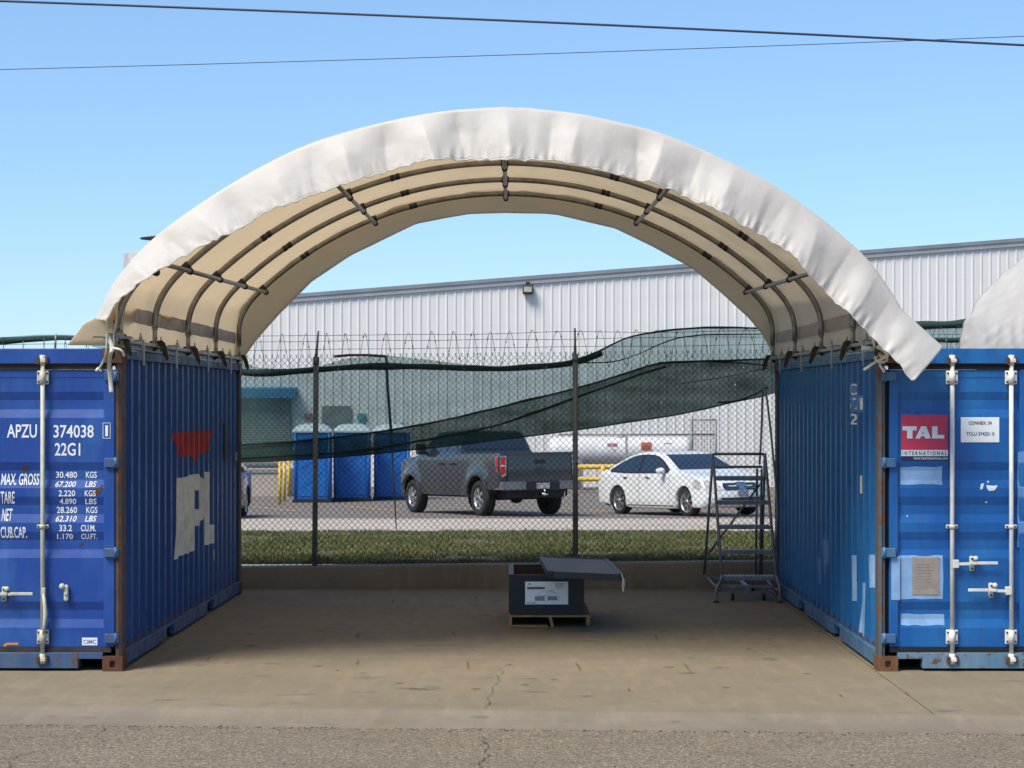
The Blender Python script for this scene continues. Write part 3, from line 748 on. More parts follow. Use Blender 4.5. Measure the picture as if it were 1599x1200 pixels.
# front valance: measured outline of the overhanging edge
OUT = [(149, 500), (163, 470), (177, 440), (230, 377), (330, 305), (450, 236), (550, 202), (677, 174), (785, 167), (895, 175), (962, 190), (1030, 206), (1100, 235), (1200, 282), (1274, 334), (1318, 370), (1359, 408), (1394, 458), (1409, 485), (1432, 505), (1473, 542)]
LOW = [(163, 500), (172, 488), (181, 472), (212, 450), (272, 407), (318, 384), (362, 365), (407, 335), (450, 320), (490, 304), (535, 290), (610, 266), (670, 251), (725, 248), (785, 250), (850, 251), (885, 254), (980, 277), (1030, 287), (1110, 325), (1182, 364), (1233, 394), (1268, 435), (1324, 488), (1373, 536), (1425, 596)]
YO, YL = 14.40, 14.27
def cut(L, c): i = L.index(c); return L[:i + 1], L[i:]
oa, ob = cut(OUT, (785, 167)); la, lb = cut(LOW, (785, 250))
def W3(L, Y): return [at(x, y, Y) for x, y in L]
n1, n2 = 260, 290
def sm(P, n): return resample(smooth_poly(P, 2), n)
Oc = sm(W3(oa, YO), n1)[:-1] + sm(W3(ob, YO), n2); Lc = sm(W3(la, YL), n1)[:-1] + sm(W3(lb, YL), n2)
G = []; nv = 16; nt_ = len(Oc)
random.seed(21)
def mkfold(n, h, sh):
    xs_ = sorted([(k + random.uniform(.22, .78)) / n for k in range(n)]); return [(-.2, 0, 0)] + [(x, (h if k % 2 else -h) * random.uniform(.15, 1), random.uniform(-sh, sh)) for k, x in enumerate(xs_)] + [(1.2, 0, 0)]
FOLD_A = mkfold(24, .066, .012); FOLD_B = mkfold(58, .012, .008); FOLD_C = mkfold(190, .020, .006)
def crease(Fl, s_, v):
    pa = None
    for xx, h in sorted((x + k * v, h) for x, h, k in Fl):
        if xx >= s_ and pa is not None:
            t = (s_ - pa[0]) / max(1e-6, xx - pa[0]); t = t * t * (3 - 2 * t) if xx - pa[0] < .02 else t; return pa[1] + (h - pa[1]) * t
        pa = (xx, h)
    return 0
for j in range(-4, nv + 1):
    row = []
    for i in range(nt_):
        s_ = i / (nt_ - 1); o_, l_ = Oc[i], Lc[i]
        if j <= 0:      # part lying back over the first arch
            k = -j / 4.0; p = o_.copy(); p.y += .42 * k
            dx = (p.x - XC); p.x = XC + dx * (1 - .004 * k); p.z += .012 * k
            row.append(p)
        else:
            v = j / nv; p = o_.lerp(l_, v)
            amp = min(1, v * 2.2)
            f2 = noise.noise(Vector((s_ * 33 - v * 1.2, 9.1, v))); f3 = noise.noise(Vector((s_ * 108, 1.7, v * 4)))
            d = amp * (crease(FOLD_A, s_, v) + .8 * crease(FOLD_B, s_, v)) + .004 * f2 * amp + .002 * f3 * amp
            hem = max(0, (v - .70) / .30); d += .6 * hem * crease(FOLD_C, s_, v) + .007 * math.sin(s_ * 700 + 5 * f2 + v * 5) * hem * (.5 + .5 * f3)
            bulge = .008 * math.sin(v * math.pi)
            p.y += -d - bulge
            p.z += (.022 * f3 + .016 * noise.noise(Vector((s_ * 260, 4.4, 0)))) * hem; row.append(p)
    G.append(row)
CV.grid(G, True)
HEMLINE = [p.copy() for p in G[-1]]
# left end of the skirt, pulled out over the container roof
top = [Vector((-3.25, 14.40, 2.80)), Vector((-3.19, 14.48, 2.86)), Vector((-3.14, 14.6, 2.9)), Vector((-3.12, 14.8, 2.92))]
mid = [Vector((-3.36, 14.42, 2.72)), Vector((-3.26, 14.5, 2.74)), Vector((-3.18, 14.62, 2.76)), Vector((-3.14, 14.8, 2.78))]
bot = [Vector((-3.47, 14.5, 2.607)), Vector((-3.33, 14.56, 2.607)), Vector((-3.22, 14.66, 2.607)), Vector((-3.15, 14.8, 2.607))]
bot0 = [p + Vector((-.03, -.005, .012)) for p in bot]
G = []
for r_ in (top, mid, bot): G.append([Vector(p) for p in smooth_poly(r_, 2)])
G2 = [G[0]] + [[a.lerp(b_, t) + Vector((-.015 * math.sin(t * 3.14), 0, .01 * math.sin(t * 3.14))) for a, b_ in zip(G[0], G[1])] for t in (.33, .66)] + [G[1]] + [[a.lerp(b_, t) for a, b_ in zip(G[1], G[2])] for t in (.33, .66)] + [G[2]]
CV.grid(G2, True)
# rear hem hanging below the last arch
HEM = [(376, 566), (382, 557), (400, 532), (437, 490), (465, 462), (487, 440), (547, 400), (600, 374), (650, 350), (695, 341), (732, 335), (790, 333), (850, 334), (870, 336), (960, 357), (1022, 387), (1082, 420), (1130, 461), (1168, 496), (1190, 522), (1203, 545), (1207, 566)]
hm = resample(W3(HEM, 21.36), 121); G = []
for j in range(9):
    v = j / 8; row = []
    for i in range(121):
        p = Gm[-1][i].lerp(hm[i], v); p.y += -.02 * math.sin(v * 3.1) + .02 * v * noise.noise(Vector((i * .12, v * 2, 7)))
        row.append(p)
    G.append(row)
CV.grid(G, True)
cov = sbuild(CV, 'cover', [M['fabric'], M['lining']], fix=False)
# real cloth thickness: outer skin white, inner skin tan, warm light painted onto white cloth
def orient(o, ref):
    bm = bmesh.new(); bm.from_mesh(o.data); bm.faces.ensure_lookup_table(); seen = set()
    for f0 in bm.faces:
        if f0.index in seen: continue
        comp = []; st = [f0]; seen.add(f0.index)
        while st:
            f = st.pop(); comp.append(f)
            for e in f.edges:
                for g in e.link_faces:
                    if g.index not in seen: seen.add(g.index); st.append(g)
        vote = 0
        for f in comp:
            c = f.calc_center_median(); wy = c.y + 17.8; d = Vector((c.x, 0, c.z + 1.4)).normalized()
            if wy < 14.85 and c.z + 2.591 < 2.9 and c.x + XC < -3.1 and len(comp) < 400: d = Vector((-1, .6, .4))
            elif wy < 14.5: d = d * .3 + Vector((0, -1, 0))
            elif wy > 21.3 and len(comp) < 1500: d = d + Vector((0, 1, 0))
            vote += f.normal.dot(d) * f.calc_area()
        if vote < 0:
            for f in comp: f.normal_flip()
    bm.to_mesh(o.data); bm.free()
orient(cov, None)
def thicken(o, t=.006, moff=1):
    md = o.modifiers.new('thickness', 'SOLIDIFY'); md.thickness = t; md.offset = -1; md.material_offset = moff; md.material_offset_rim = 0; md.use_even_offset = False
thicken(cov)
b = MB(); b.tube([p + Vector((0, -.004, .004)) for p in HEMLINE[::2]], .007, 6); sbuild(b, 'hem_cord', M['fabric'])
# grey pocket band sewn along the inside of the cover on both sides
for s in (-1, 1):
    b = MB(); G = []
    for k in range(4):
        G.append([(XC + s * (3.075 - .008 * math.sin(k / 3 * 3.14)), 14.7 + (21.1 - 14.7) * i / 60, 2.945 - .125 * k / 3 + .008 * noise.noise(Vector((i * .35, k, s)))) for i in range(61)])
    b.grid(G); ob_ = sbuild(b, 'sleeve_band', M['lining_band'])
# arches with couplings
OFFP = [0, 1.5, -1.5, 2.76, -2.76]; OFFS = [1.05, -1.05, 2.28, -2.28]
def arch_z(x, Y, r=RC - .055):
    if Y < 15: r -= .06
    return apex(Y) - RC + math.sqrt(r * r - x * x)
for Y in AY:
    L, _ = bend_arch(Y); b = MB(); b.tube(L, .028, 10); ar = sbuild(b, 'arch', M['tube'])
    for s in (-1, 1):
        b = MB(); b.tube([(XC + s * 3.03, Y, 2.81), (XC + s * 3.03, Y, 2.655)], .021, 10); b.tube([(XC + s * 3.03, Y, 2.80), (XC + s * 3.03, Y, 2.79)], .030, 10)
        o = b.build('arch_foot', M['galv']); o.data.transform(Matrix.Translation(-Vector(SHELL.location))); o.parent = ar
    for x in OFFS:
        z = arch_z(x, Y); z2 = arch_z(x + .16 * (1 if x > 0 else -1), Y); d = Vector((.16 * (1 if x > 0 else -1), 0, z2 - z)) * .55
        b = MB(); p = Vector((XC + x, Y, z)); b.tube([p - d * .5, p - d * .08, p - d * .08, p + d * .08, p + d * .08, p + d * .5], [.0315, .0315, .0285, .0285, .0315, .0315], 10)
        o = b.build('splice_sleeve', M['black']); o.data.transform(Matrix.Translation(-Vector(SHELL.location))); o.parent = ar
    for x in OFFP:
        z = arch_z(x, Y); b = MB(); nrm = Vector((x, 0, z - (apex(Y) - RC))).normalized(); p = Vector((XC + x, Y, z)); tg = Vector((nrm.z, 0, -nrm.x))
        b.tube([p - tg * .035, p + tg * .035], .038, 10); q_ = p - nrm * .052; b.tube([q_ - Vector((0, .04, 0)), q_ + Vector((0, .04, 0))], .031, 10)
        o = b.build('coupling', M['black']); o.data.transform(Matrix.Translation(-Vector(SHELL.location))); o.parent = ar
for x in OFFP:
    b = MB(); r = RC - .107; b.tube([(XC + x * r / (RC - .055), y, apex(y) - RC + math.sqrt((RC - .055) ** 2 - x * x) * r / (RC - .055)) for y in (14.42, 17.8, 21.15)], .021, 8); sbuild(b, 'purlin', M['galv'])
# base rails on the container roofs, clamps and hooks
for s in (-1, 1):
    x = XC + s * 3.03
    b = MB(); b.box(x - .025, x + .025, 14.5, 21.15, 2.632, 2.662, .003); b.box(x + s * .03, x + s * .07, 14.5, 21.1, 2.594, 2.634)
    rl = sbuild(b, 'base_rail', M['galv'])
    for Y in AY:
        b = MB(); zz = 2.66; b.prism([(x + s * .02, zz - .06), (x + s * .06, zz - .06), (x + s * .06, zz + .03), (x - s * .05, zz + .035), (x - s * .085, zz - .02), (x - s * .10, zz - .13), (x - s * .085, zz - .14), (x - s * .06, zz - .05), (x - s * .035, zz - .005)], 'y', Y + .07, Y + .11)
        b.prism([(x - s * .03, zz), (x - s * .075, zz + .02), (x - s * .11, zz - .12), (x - s * .07, zz - .11)], 'y', Y + .05, Y + .07)
        sbuild(b, 'clamp', pm('clamp_rust', (.06, .042, .022), .8, 0, .5, 20) if 'clamp_rust' not in bpy.data.materials else bpy.data.materials['clamp_rust'])
    for Y in (15.25, 16.75, 18.5, 20.0, 20.7):
        b = MB(); xi = x - s * (.075 if s < 0 else .075)
        b.box(xi - .006, xi + .006, Y - .022, Y + .022, 2.46, 2.66, .002); b.box(min(xi, x), max(xi, x), Y - .022, Y + .022, 2.662, 2.672); sbuild(b, 'hook_plate', M['galv'])
    for Y in (14.75, 15.5, 16.4, 17.2, 18.15, 18.9, 19.9, 20.4):
        b = MB(); b.tube([(x, Y, 2.6), (x, Y, 2.735)], .007, 6); b.box(x - .03, x + .03, Y - .03, Y + .03, 2.668, 2.675); b.lathe([(0, .025), (.015, .025), (.015, 0)], (x, Y, 2.68), 'z', 6); sbuild(b, 'bolt', M['galv'])
b = MB(); b.box(XC - 3.13, XC - 2.93, 14.52, 14.72, 2.655, 2.672); b.tube([(XC - 3.03, 14.56, 2.66), (XC - 3.03, 14.56, 2.7)], .06, 14); b.tube([(XC - 3.2, 14.5, 2.667), (XC - 2.9, 14.5, 2.667)], .006, 6); sbuild(b, 'base_plate', M['galv'])
# front left post above the rail, wrapped with cord
# ------------------------------------------------------------------ ties and straps
def ribbon(pts, wd, name, label, cat, th=.003, mat='strap', wdir=(1, 0, .05)):
    b = MB(); pts = [Vector(p) for p in smooth_poly(pts, 2)]; wv = Vector(wdir).normalized() * wd / 2
    b.grid([[p - wv for p in pts], [p + wv for p in pts]]); o = b.build(name, M[mat]); 
    md = o.modifiers.new('thickness', 'SOLIDIFY'); md.thickness = th; tag(o, label, cat); return o
Yt = 14.5
ribbon([at(166, 520, 14.5), at(172, 532, 14.48), at(176, 545, 14.46), at(172, 553, 14.45), at(170, 570, 14.8), at(172, 590, 14.84), at(174, 613, 14.85)], .034, 'tie_strap', 'wide white strap hanging down the front corner post of the APZU container', 'strap')
b = MB(); b.tube(smooth_poly([at(166, 500, 14.5), at(167, 530, 14.47), at(166, 552, 14.5), at(161, 566, 14.75), at(154, 577, 14.82)], 3), .0085, 8); b.tube([at(154, 575, 14.82), at(150, 580, 14.81)], .012, 6); b.tube([at(155, 576, 14.82), at(158, 580, 14.81)], .01, 6)
tag(b.build('tie_rope', M['strap']), 'thin white rope with a knotted end dangling beside the wide strap on the APZU container', 'rope')
b = MB(); b.tube(smooth_poly([at(176, 544, 14.44), at(184, 545, 14.42), at(191, 548, 14.42), at(194, 556, 14.45)], 2), .010, 8); tag(b.build('tie_rope', M['strap']), 'short white cord looped over the corner above the APZU container, beside the knotted rope', 'rope')
b = MB()
for P, r in (([(1362, 520), (1365, 536), (1369, 548), (1375, 556), (1384, 559), (1386, 553), (1378, 545), (1370, 542)], .016), ([(1369, 548), (1367, 560), (1370, 566), (1376, 561), (1382, 558)], .012), ([(1370, 564), (1362, 569), (1355, 574), (1349, 578)], .011), ([(1372, 564), (1374, 571), (1378, 577), (1381, 581)], .010), ([(1384, 560), (1386, 562), (1380, 566), (1374, 566)], .010)):
    b.tube(smooth_poly([at(x, y, 14.72 - .02 * i) for i, (x, y) in enumerate(P)], 2), r, 8)
kn = b.build('tie_knot', M['strap']); tag(kn, 'knotted white rope at the top left corner of the container with the TAL sticker', 'rope')
b = MB(); b.grid([[at(1345, 539.5, 14.7), at(1356, 541, 14.69), at(1368, 544, 14.66)], [at(1345, 548, 14.7), at(1356, 547, 14.68), at(1368, 547, 14.66)]]); o = b.build('loose_end', M['strap'], kn); md = o.modifiers.new('t', 'SOLIDIFY'); md.thickness = .004

# second shelter of the same kind, standing beyond the right container
S2 = empty('fabric_shelter', (8.32, 17.8, 2.591), 0, 'second white arched shelter seen past the container with the TAL sticker', 'shelter')
S2B = MB(); XC0 = XC; XC = 0
G = cover_grid(.012, 14.46, 21.36, nu=200, nv=90, seed=20)
for j, r_ in enumerate(G):
    for i, p in enumerate(r_):
        an = math.pi * (i / (len(r_) - 1) - .5); p.x = 3.2 * math.sin(an); p.z = 2.6 + 1.87 * max(0, math.cos(an)); v = Vector((p.x, 0, p.z - 1)).normalized(); p += v * (.05 * (abs(noise.noise(Vector((i * .09, j * .16, 4)))) - .2) + .03 * abs(noise.noise(Vector((i * .22 + j * .1, j * .05, 9)))))
S2B.v = []; S2B.f = []; S2B.m = []; S2B.sm = []; S2B.grid([[Vector((p.x, p.y - 17.8, p.z - 2.591)) for p in r_] for r_ in G], True)
XC = XC0
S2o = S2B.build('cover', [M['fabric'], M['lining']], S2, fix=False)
bm = bmesh.new(); bm.from_mesh(S2o.data)
for f in bm.faces:
    c = f.calc_center_median()
    if f.normal.dot(Vector((c.x, 0, c.z + 1.4))) < 0: f.normal_flip()
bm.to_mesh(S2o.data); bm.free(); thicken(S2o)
for ar in [c for c in SHELL.children if c.name.startswith('arch')]:
    c2 = ar.copy(); sc.collection.objects.link(c2); c2.parent = S2; c2.location = (0, 0, 0)

# ------------------------------------------------------------------ chain link fence
FY = 21.6
FN = empty('chain_link_fence', (0, FY, .28), 0, 'chain link fence on the low wall, topped with barbed wire and a razor coil', 'fence')
def fbuild(b, name, mat, root=FN, fix=True):
    o = b.build(name, mat, fix=fix); o.data.transform(Matrix.Translation(-Vector(root.location))); o.parent = root; return o
M['wire'] = pm('fence_wire', (.05, .05, .048), .6, .3, .4, 3)
M['fpost'] = pm('fence_post', (.23, .24, .24), .5, .2, .35, 5)
b = MB(); D = .0712; wr = .0023; ncol = int(13.6 / (D / 2)); nrow = 68
def seg(p, q, r):
    t = (q - p).normalized(); u = Vector((0, 1, 0)); v_ = t.cross(u)
    k = len(b.v)
    for P in (p, q):
        for (i, j) in ((-1, 0), (0, -1), (1, 0), (0, 1)): b.v.append(tuple(P + v_ * (i * r) + u * (j * r)))
    for i in range(4):
        l = (i + 1) % 4; b.f.append([k + i, k + l, k + 4 + l, k + 4 + i]); b.m.append(0); b.sm.append(True)
for i in range(ncol):
    x0 = -7.2 + i * D / 2
    def P(j):
        x = x0 + (D * .51 if (j + i) % 2 else -D * .01); z = wallz(x0) + .01 + j * D / 2
        return Vector((x + .010 * noise.noise(Vector((x0 * .9, z * .9, 2))), FY - .035 + (.0025 if j % 2 else -.0025) + .025 * noise.noise(Vector((x0 * .5, z * .6, 0))), z + .008 * noise.noise(Vector((x0 * 1.1, z, 8)))))
    pr = P(0)
    for j in range(1, nrow + 1):
        q_ = P(j); seg(pr, q_, wr); pr = q_
    if i % 2 == 0: seg(pr, pr + Vector((.006, 0, .030)), wr * 1.2); seg(pr, pr + Vector((-.012, 0, .026)), wr * 1.2)
mesh_o = fbuild(b, 'wire_mesh', M['wire'], fix=False)
for px_, lean in ((-5.33, .03), (-2.295, .05), (.738, -.008), (3.77, .02)):
    z0 = wallz(px_) - .03; zt = wallz(px_) + 2.40; b = MB()
    b.tube([(px_, FY, z0), (px_ + lean * .35, FY, zt)], .0315, 12); b.tube([(px_ + lean * .35, FY, zt - .06), (px_ + lean * .35, FY, zt + .03)], .037, 12)
    b.tube([(px_ + lean * .17, FY, z0 + 1.18), (px_ + lean * .17, FY, z0 + 1.21)], .0335, 12)
    po = fbuild(b, 'post', M['fpost'])
    b = MB(); b.tube([(px_ + lean * .35, FY, zt + .02), (px_ + lean * .9, FY - .01, zt + .33)], [.017, .011], 6); b.tube([(px_ + lean * .35, FY, zt + .02), (px_ + lean * .5, FY - .01, zt + .12)], .02, 6)
    o = b.build('barb_arm', M['fpost']); o.data.transform(Matrix.Translation(-Vector(FN.location))); o.parent = po
random.seed(5)
for z0, sd in ((2.955, 1), (2.885, 2), (2.79, 3)):
    b = MB(); pts = []
    for i in range(141):
        x = -8 + 16 * i / 140; pts.append((x, FY - .02 + .01 * noise.noise(Vector((x, sd, 0))), z0 + .011 * x + .02 * noise.noise(Vector((x * .8, sd, 4)))))
    b.tube(pts, .0028, 4)
    for k in range(16 * 7):
        x = -8 + k / 7.0 + random.uniform(-.01, .01); i = min(139, max(0, int((x + 8) / 16 * 140))); p = Vector(pts[i]).lerp(Vector(pts[i + 1]), .5)
        a = random.uniform(0, 3.14); d = Vector((.2, math.cos(a), math.sin(a))) * .017; b.tube([p - d, p + d], .0022, 3)
    fbuild(b, 'barbed_wire', M['wire'], fix=False)
b = MB(); pts = []; ph = 0; x = -8.0
while x < 8:
    i = len(pts); pitch = .25 * (1 + .35 * noise.noise(Vector((x * 1.3, 0, 0)))); ph += 2 * math.pi / 26; x += pitch / 26
    rr = .215 * (1 + .08 * noise.noise(Vector((x * 2, 5, 0)))); pts.append((x, FY + .0 + rr * .75 * math.cos(ph), 2.765 + .011 * x + rr * math.sin(ph)))
b.tube(pts, .0027, 5); rz_ = fbuild(b, 'razor_coil', pm('razor_wire', (.07, .07, .068), .5, .4, .3, 4), fix=False)
b = MB()
for i in range(3, len(pts) - 2, 5):
    p = Vector(pts[i]); t = (Vector(pts[i + 1]) - Vector(pts[i - 1])).normalized(); n_ = t.orthogonal().normalized(); b.bar(p - t * .012, p + t * .012, .02, .001, n_)
o = b.build('razor_barb', M['galv'], fix=False); o.data.transform(Matrix.Translation(-Vector(FN.location))); o.parent = FN; tag(o, kind='stuff')
# ------------------------------------------------------------------ torn shade netting behind the fence
def netmat(name, op, c1, c2, tc_=(.72, .88, .88)):
    m, t, p = newmat(name); co = coords(t); n1 = noi(t, coords(t, (.7, 1, 3)), 2.2, 6); n2 = noi(t, co, 260, 1)
    t.links.new(mix(t, n1, c1, c2), p.inputs['Base Color']); p.inputs['Roughness'].default_value = .85
    tr = N(t, 'ShaderNodeBsdfTransparent'); tr.inputs[0].default_value = c4(tc_); ms = N(t, 'ShaderNodeMixShader')
    f = ramp(t, n1, .3, .72, (op - .09,) * 3, (min(1, op + .09),) * 3)
    n3 = noi(t, coords(t, (1.6, 1, .7)), 26, 3, .6); n4 = noi(t, coords(t, (9, 1, 1.2)), 2.4, 5, .6)
    f = mix(t, ramp(t, n3, .68, .74, (0, 0, 0), (.75, .75, .75)), f, (0, 0, 0)); f = mix(t, ramp(t, n4, .5, .75, (0, 0, 0), (.3, .3, .3)), f, (1, 1, 1))
    out = t.nodes['Material Output']; t.links.new(f, ms.inputs[0]); t.links.new(tr.outputs[0], ms.inputs[1]); t.links.new(p.outputs[0], ms.inputs[2]); t.links.new(ms.outputs[0], out.inputs[0])
    return m
M['net'] = netmat('shade_net', .46, (.024, .125, .115), (.016, .095, .088))
M['net2'] = netmat('shade_net_folded', .89, (.009, .075, .066), (.006, .052, .046))
M['net3'] = netmat('shade_net_rolled', .95, (.014, .05, .042), (.008, .03, .027))
NT = empty('shade_netting', (0, 21.72, 1.5), 0, 'torn dark green shade netting sagging along the back of the chain link fence', 'netting')
NY = 21.72
TOPE = [(-260, 527), (0, 527), (60, 523), (110, 523), (200, 532), (300, 548), (375, 562), (400, 574), (440, 577), (500, 572), (540, 560), (600, 555), (660, 561), (720, 569), (780, 572), (840, 569), (900, 562), (930, 552), (970, 530), (1000, 521), (1050, 514), (1110, 510), (1150, 512), (1195, 512), (1300, 508), (1440, 506), (1520, 503), (1900, 500)]
LA = [(-260, 545), (0, 539), (60, 534), (110, 530), (200, 560), (300, 640), (375, 695), (489, 688), (605, 673), (693, 657), (780, 636), (837, 622), (896, 608), (939, 595), (990, 579), (1027, 567), (1078, 565), (1200, 561), (1300, 556), (1440, 545), (1900, 545)]
BOT = [(375, 722), (450, 720), (520, 715), (600, 708), (700, 697), (800, 685), (900, 672), (1000, 657), (1060, 648), (1130, 632), (1195, 618), (1300, 595)]
LB = [(375, 716), (387, 715), (470, 711), (537, 708), (605, 698), (716, 678), (780, 664), (837, 644), (896, 623), (961, 599), (1007, 582), (1040, 573)]
def net_sheet(name, T, L, x0, x1, mat, dy=0, nx=160, nz=10, amp=.02):
    b = MB(); G = []
    for j in range(nz + 1):
        row = []
        for i in range(nx + 1):
            x = x0 + (x1 - x0) * i / nx; y = lerp_list(T, x) * (1 - j / nz) + lerp_list(L, x) * j / nz
            p = at(x, y, NY); p.y += dy + amp * noise.noise(Vector((p.x * 1.2, p.z * 4, dy * 50))) + .4 * amp * noise.noise(Vector((p.x * 4 + p.z * 9, p.z * 9, 2))); row.append(p)
        G.append(row)
    b.grid(G, True); return fbuild(b, name, mat, NT, False)
net_sheet('net_panel', TOPE, LA, -260, 1900, M['net'], nx=320)
net_sheet('folded_layer', LA, BOT, 375, 1300, M['net2'], .01)
def hem(pts, r, mat='net3', name='rolled_hem', dy=-.01):
    b = MB(); P = smooth_poly([at(x, y, NY + dy) for x, y in pts], 2); P = resample(P, 90)
    P = [p + Vector((0, 0, .006 * noise.noise(p * 3))) for p in P]; b.tube(P, [r * (1 + .5 * noise.noise(p * 2.3)) for p in P], 8); fbuild(b, name, M[mat], NT)
hem([(-260, 530), (0, 534), (60, 529), (110, 527), (200, 540), (300, 562), (375, 583), (440, 582), (500, 578), (560, 573), (610, 572), (660, 573), (720, 575), (780, 577), (840, 573), (900, 567), (940, 551)], .036)
hem([(930, 552), (970, 531), (1000, 522), (1060, 514), (1120, 511), (1195, 513)], .012)
hem([(905, 567), (960, 566), (1000, 553), (1030, 537), (1075, 523), (1195, 522)], .007); hem(LA[6:18], .012); hem(LB, .014); hem(BOT[:-1], .008); hem([(1027, 567), (1090, 564), (1150, 566), (1200, 572)], .010)
hem([(1120, 629), (1150, 628), (1175, 618), (1199, 605)], .010); hem([(1060, 600), (1130, 590), (1200, 575)], .005)
hem([(1400, 510), (1470, 508), (1520, 505), (1900, 503)], .05); hem([(1400, 531), (1470, 531), (1520, 531), (1900, 531)], .03)
b = MB(); P0 = at(603, 558, 21.80); P1 = at(611, 680, 21.82); P2 = at(619, 828, 21.95); b.tube([P0, at(605, 600, 21.8), P1], .017, 8); b.tube([P1, P2], [.015, .006], 8)
rl = b.build('broken_rail', M['fpost']); tag(rl, 'thin dark pole with a brown bent arm, dangling behind the torn green netting', 'pole')
b = MB(); Q = [at(522, 557, 21.8), at(545, 555, 21.8), at(575, 555, 21.8), at(604, 557, 21.8)]
for a_, c_ in zip(Q, Q[1:]): b.bar(a_, c_, .02, .03)
b.build('bent_arm', M['rust'], rl)

# ------------------------------------------------------------------ crate, lid, pallet
CX0, CX1, CY0, CY1, CZ0, CZ1 = -.028, .692, 17.82, 19.0, .115, .497
M['paperw'] = pm('label_paper', (.86, .86, .86), .5, 0, .05, 4)
M['crate'] = pm('crate_steel', (.012, .015, .018), .45, .2, .35, 4, .05, 20)
M['lidm'] = pm('lid_grey', (.06, .062, .064), .5, .1, .35, 4, col2=(.125, .10, .085)); M['lidf'] = pm('lid_frame', (.026, .029, .034), .45, .2, .35, 5)
M['wood'] = pm('pallet_wood', (.44, .25, .10), .8, 0, .45, 7)
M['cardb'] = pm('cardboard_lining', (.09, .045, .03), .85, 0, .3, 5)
cr = empty('storage_crate', ((CX0 + CX1) / 2, (CY0 + CY1) / 2, CZ0), 0, 'open black steel crate with a white printed label, standing on a wooden pallet', 'crate')
def cb(b, name, mat, root=cr, fix=True):
    o = b.build(name, mat, fix=fix); o.data.transform(Matrix.Translation(-Vector(root.location))); o.parent = root; return o
b = MB(); t_ = .03
b.prism([(CX0, CZ1), (CX0 - .002, CZ0 + .10), (CX0 + .012, CZ0), (CX1 - .012, CZ0), (CX1 + .002, CZ0 + .10), (CX1, CZ1)], 'y', CY0, CY0 + t_)
b.box(CX0 + .001, CX1 - .001, CY1 - t_, CY1, CZ0, CZ1); b.box(CX0 + .012, CX1 - .012, CY0 + .02, CY1 - .02, CZ0 + .001, CZ0 + .03)
b.box(CX0, CX0 + t_, CY0 + t_, CY1 - t_, CZ0 + .02, CZ1); b.box(CX1 - t_, CX1, CY0 + t_, CY1 - t_, CZ0 + .02, CZ1)
b.box(CX0 - .004, CX1 + .004, CY0 - .008, CY0 - .001, CZ0 + .085, CZ0 + .10)
cb(b, 'shell', M['crate'])
b = MB(); b.box(CX0 - .004, CX0 + .045, CY0 - .004, CY1 + .004, CZ1 + .001, CZ1 + .008); b.box(CX1 - .045, CX1 + .004, CY0 - .004, CY1 + .004, CZ1 + .001, CZ1 + .008); b.box(CX0 + .046, CX1 - .046, CY0 - .003, CY0 + .012, CZ1 + .001, CZ1 + .006); cb(b, 'rim', M['lidm'])
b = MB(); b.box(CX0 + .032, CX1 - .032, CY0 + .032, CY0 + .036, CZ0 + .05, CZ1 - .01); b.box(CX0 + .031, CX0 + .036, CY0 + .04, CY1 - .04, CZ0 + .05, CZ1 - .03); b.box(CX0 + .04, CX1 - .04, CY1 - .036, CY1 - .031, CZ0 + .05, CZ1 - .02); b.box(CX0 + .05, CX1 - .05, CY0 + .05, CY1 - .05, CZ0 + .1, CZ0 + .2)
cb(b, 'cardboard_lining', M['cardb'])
def lx(px): return wx(px, CY0)
def lz(py): return wz(py, CY0)
b = MB(); b.box(lx(820), lx(887), CY0 - .012, CY0 - .002, lz(944), lz(908.5)); lab = cb(b, 'label', M['paperw'])
def zc(x, y): return (780 + x / 10.66, 880 + y / 10.66)
def lpoly(P, mat, d=.0135, nm='label_print'):
    b = MB(); bm = poly_bm([(lx(zc(x, y)[0]), lz(zc(x, y)[1])) for x, y in P])
    for v in bm.verts: v.co.y = CY0 - d
    b.bm(bm); o = b.build(nm, mat, fix=False); o.data.transform(Matrix.Translation(-Vector(cr.location))); o.parent = lab; return o
def lrect(x0, y0, x1, y1, mat, d=.0135): return lpoly([(x0, y1), (x1, y1), (x1, y0), (x0, y0)], mat, d)
def lline(P, w_, mat):
    b = MB(); pts = [Vector((lx(zc(x, y)[0]), CY0 - .0135, lz(zc(x, y)[1]))) for x, y in P]; b.tube(pts, w_, 4); o = b.build('label_print', mat); o.data.transform(Matrix.Translation(-Vector(cr.location))); o.parent = lab
lrect(460, 395, 755, 425, M['black_ink'])
lpoly([(465, 360), (480, 338), (500, 330), (520, 338), (535, 360), (520, 350), (480, 350)], M['black_ink'])
lrect(588, 545, 745, 620, M['grey_ink']); lrect(803, 545, 960, 612, M['grey_ink'])
lline([(748, 545), (800, 545), (800, 632), (748, 632), (748, 545)], .0012, M['grey_ink']); lline([(960, 545), (998, 545), (998, 612), (960, 612)], .0012, M['grey_ink'])
for c0, c1, top in ((650, 945, 455), (795, 945, 445)):
    lline([(c0 + (c1 - c0) * (1 - math.cos(t)) / 2, 530 - (530 - top) * math.sin(t)) for t in [math.pi * k / 14 for k in range(15)]], .0012, M['grey_ink'])
lline([(845, 455), (880, 475), (895, 530)], .001, M['grey_ink']); lline([(825, 460), (850, 500), (855, 530)], .001, M['grey_ink']); lline([(655, 530), (795, 530)], .001, M['grey_ink'])
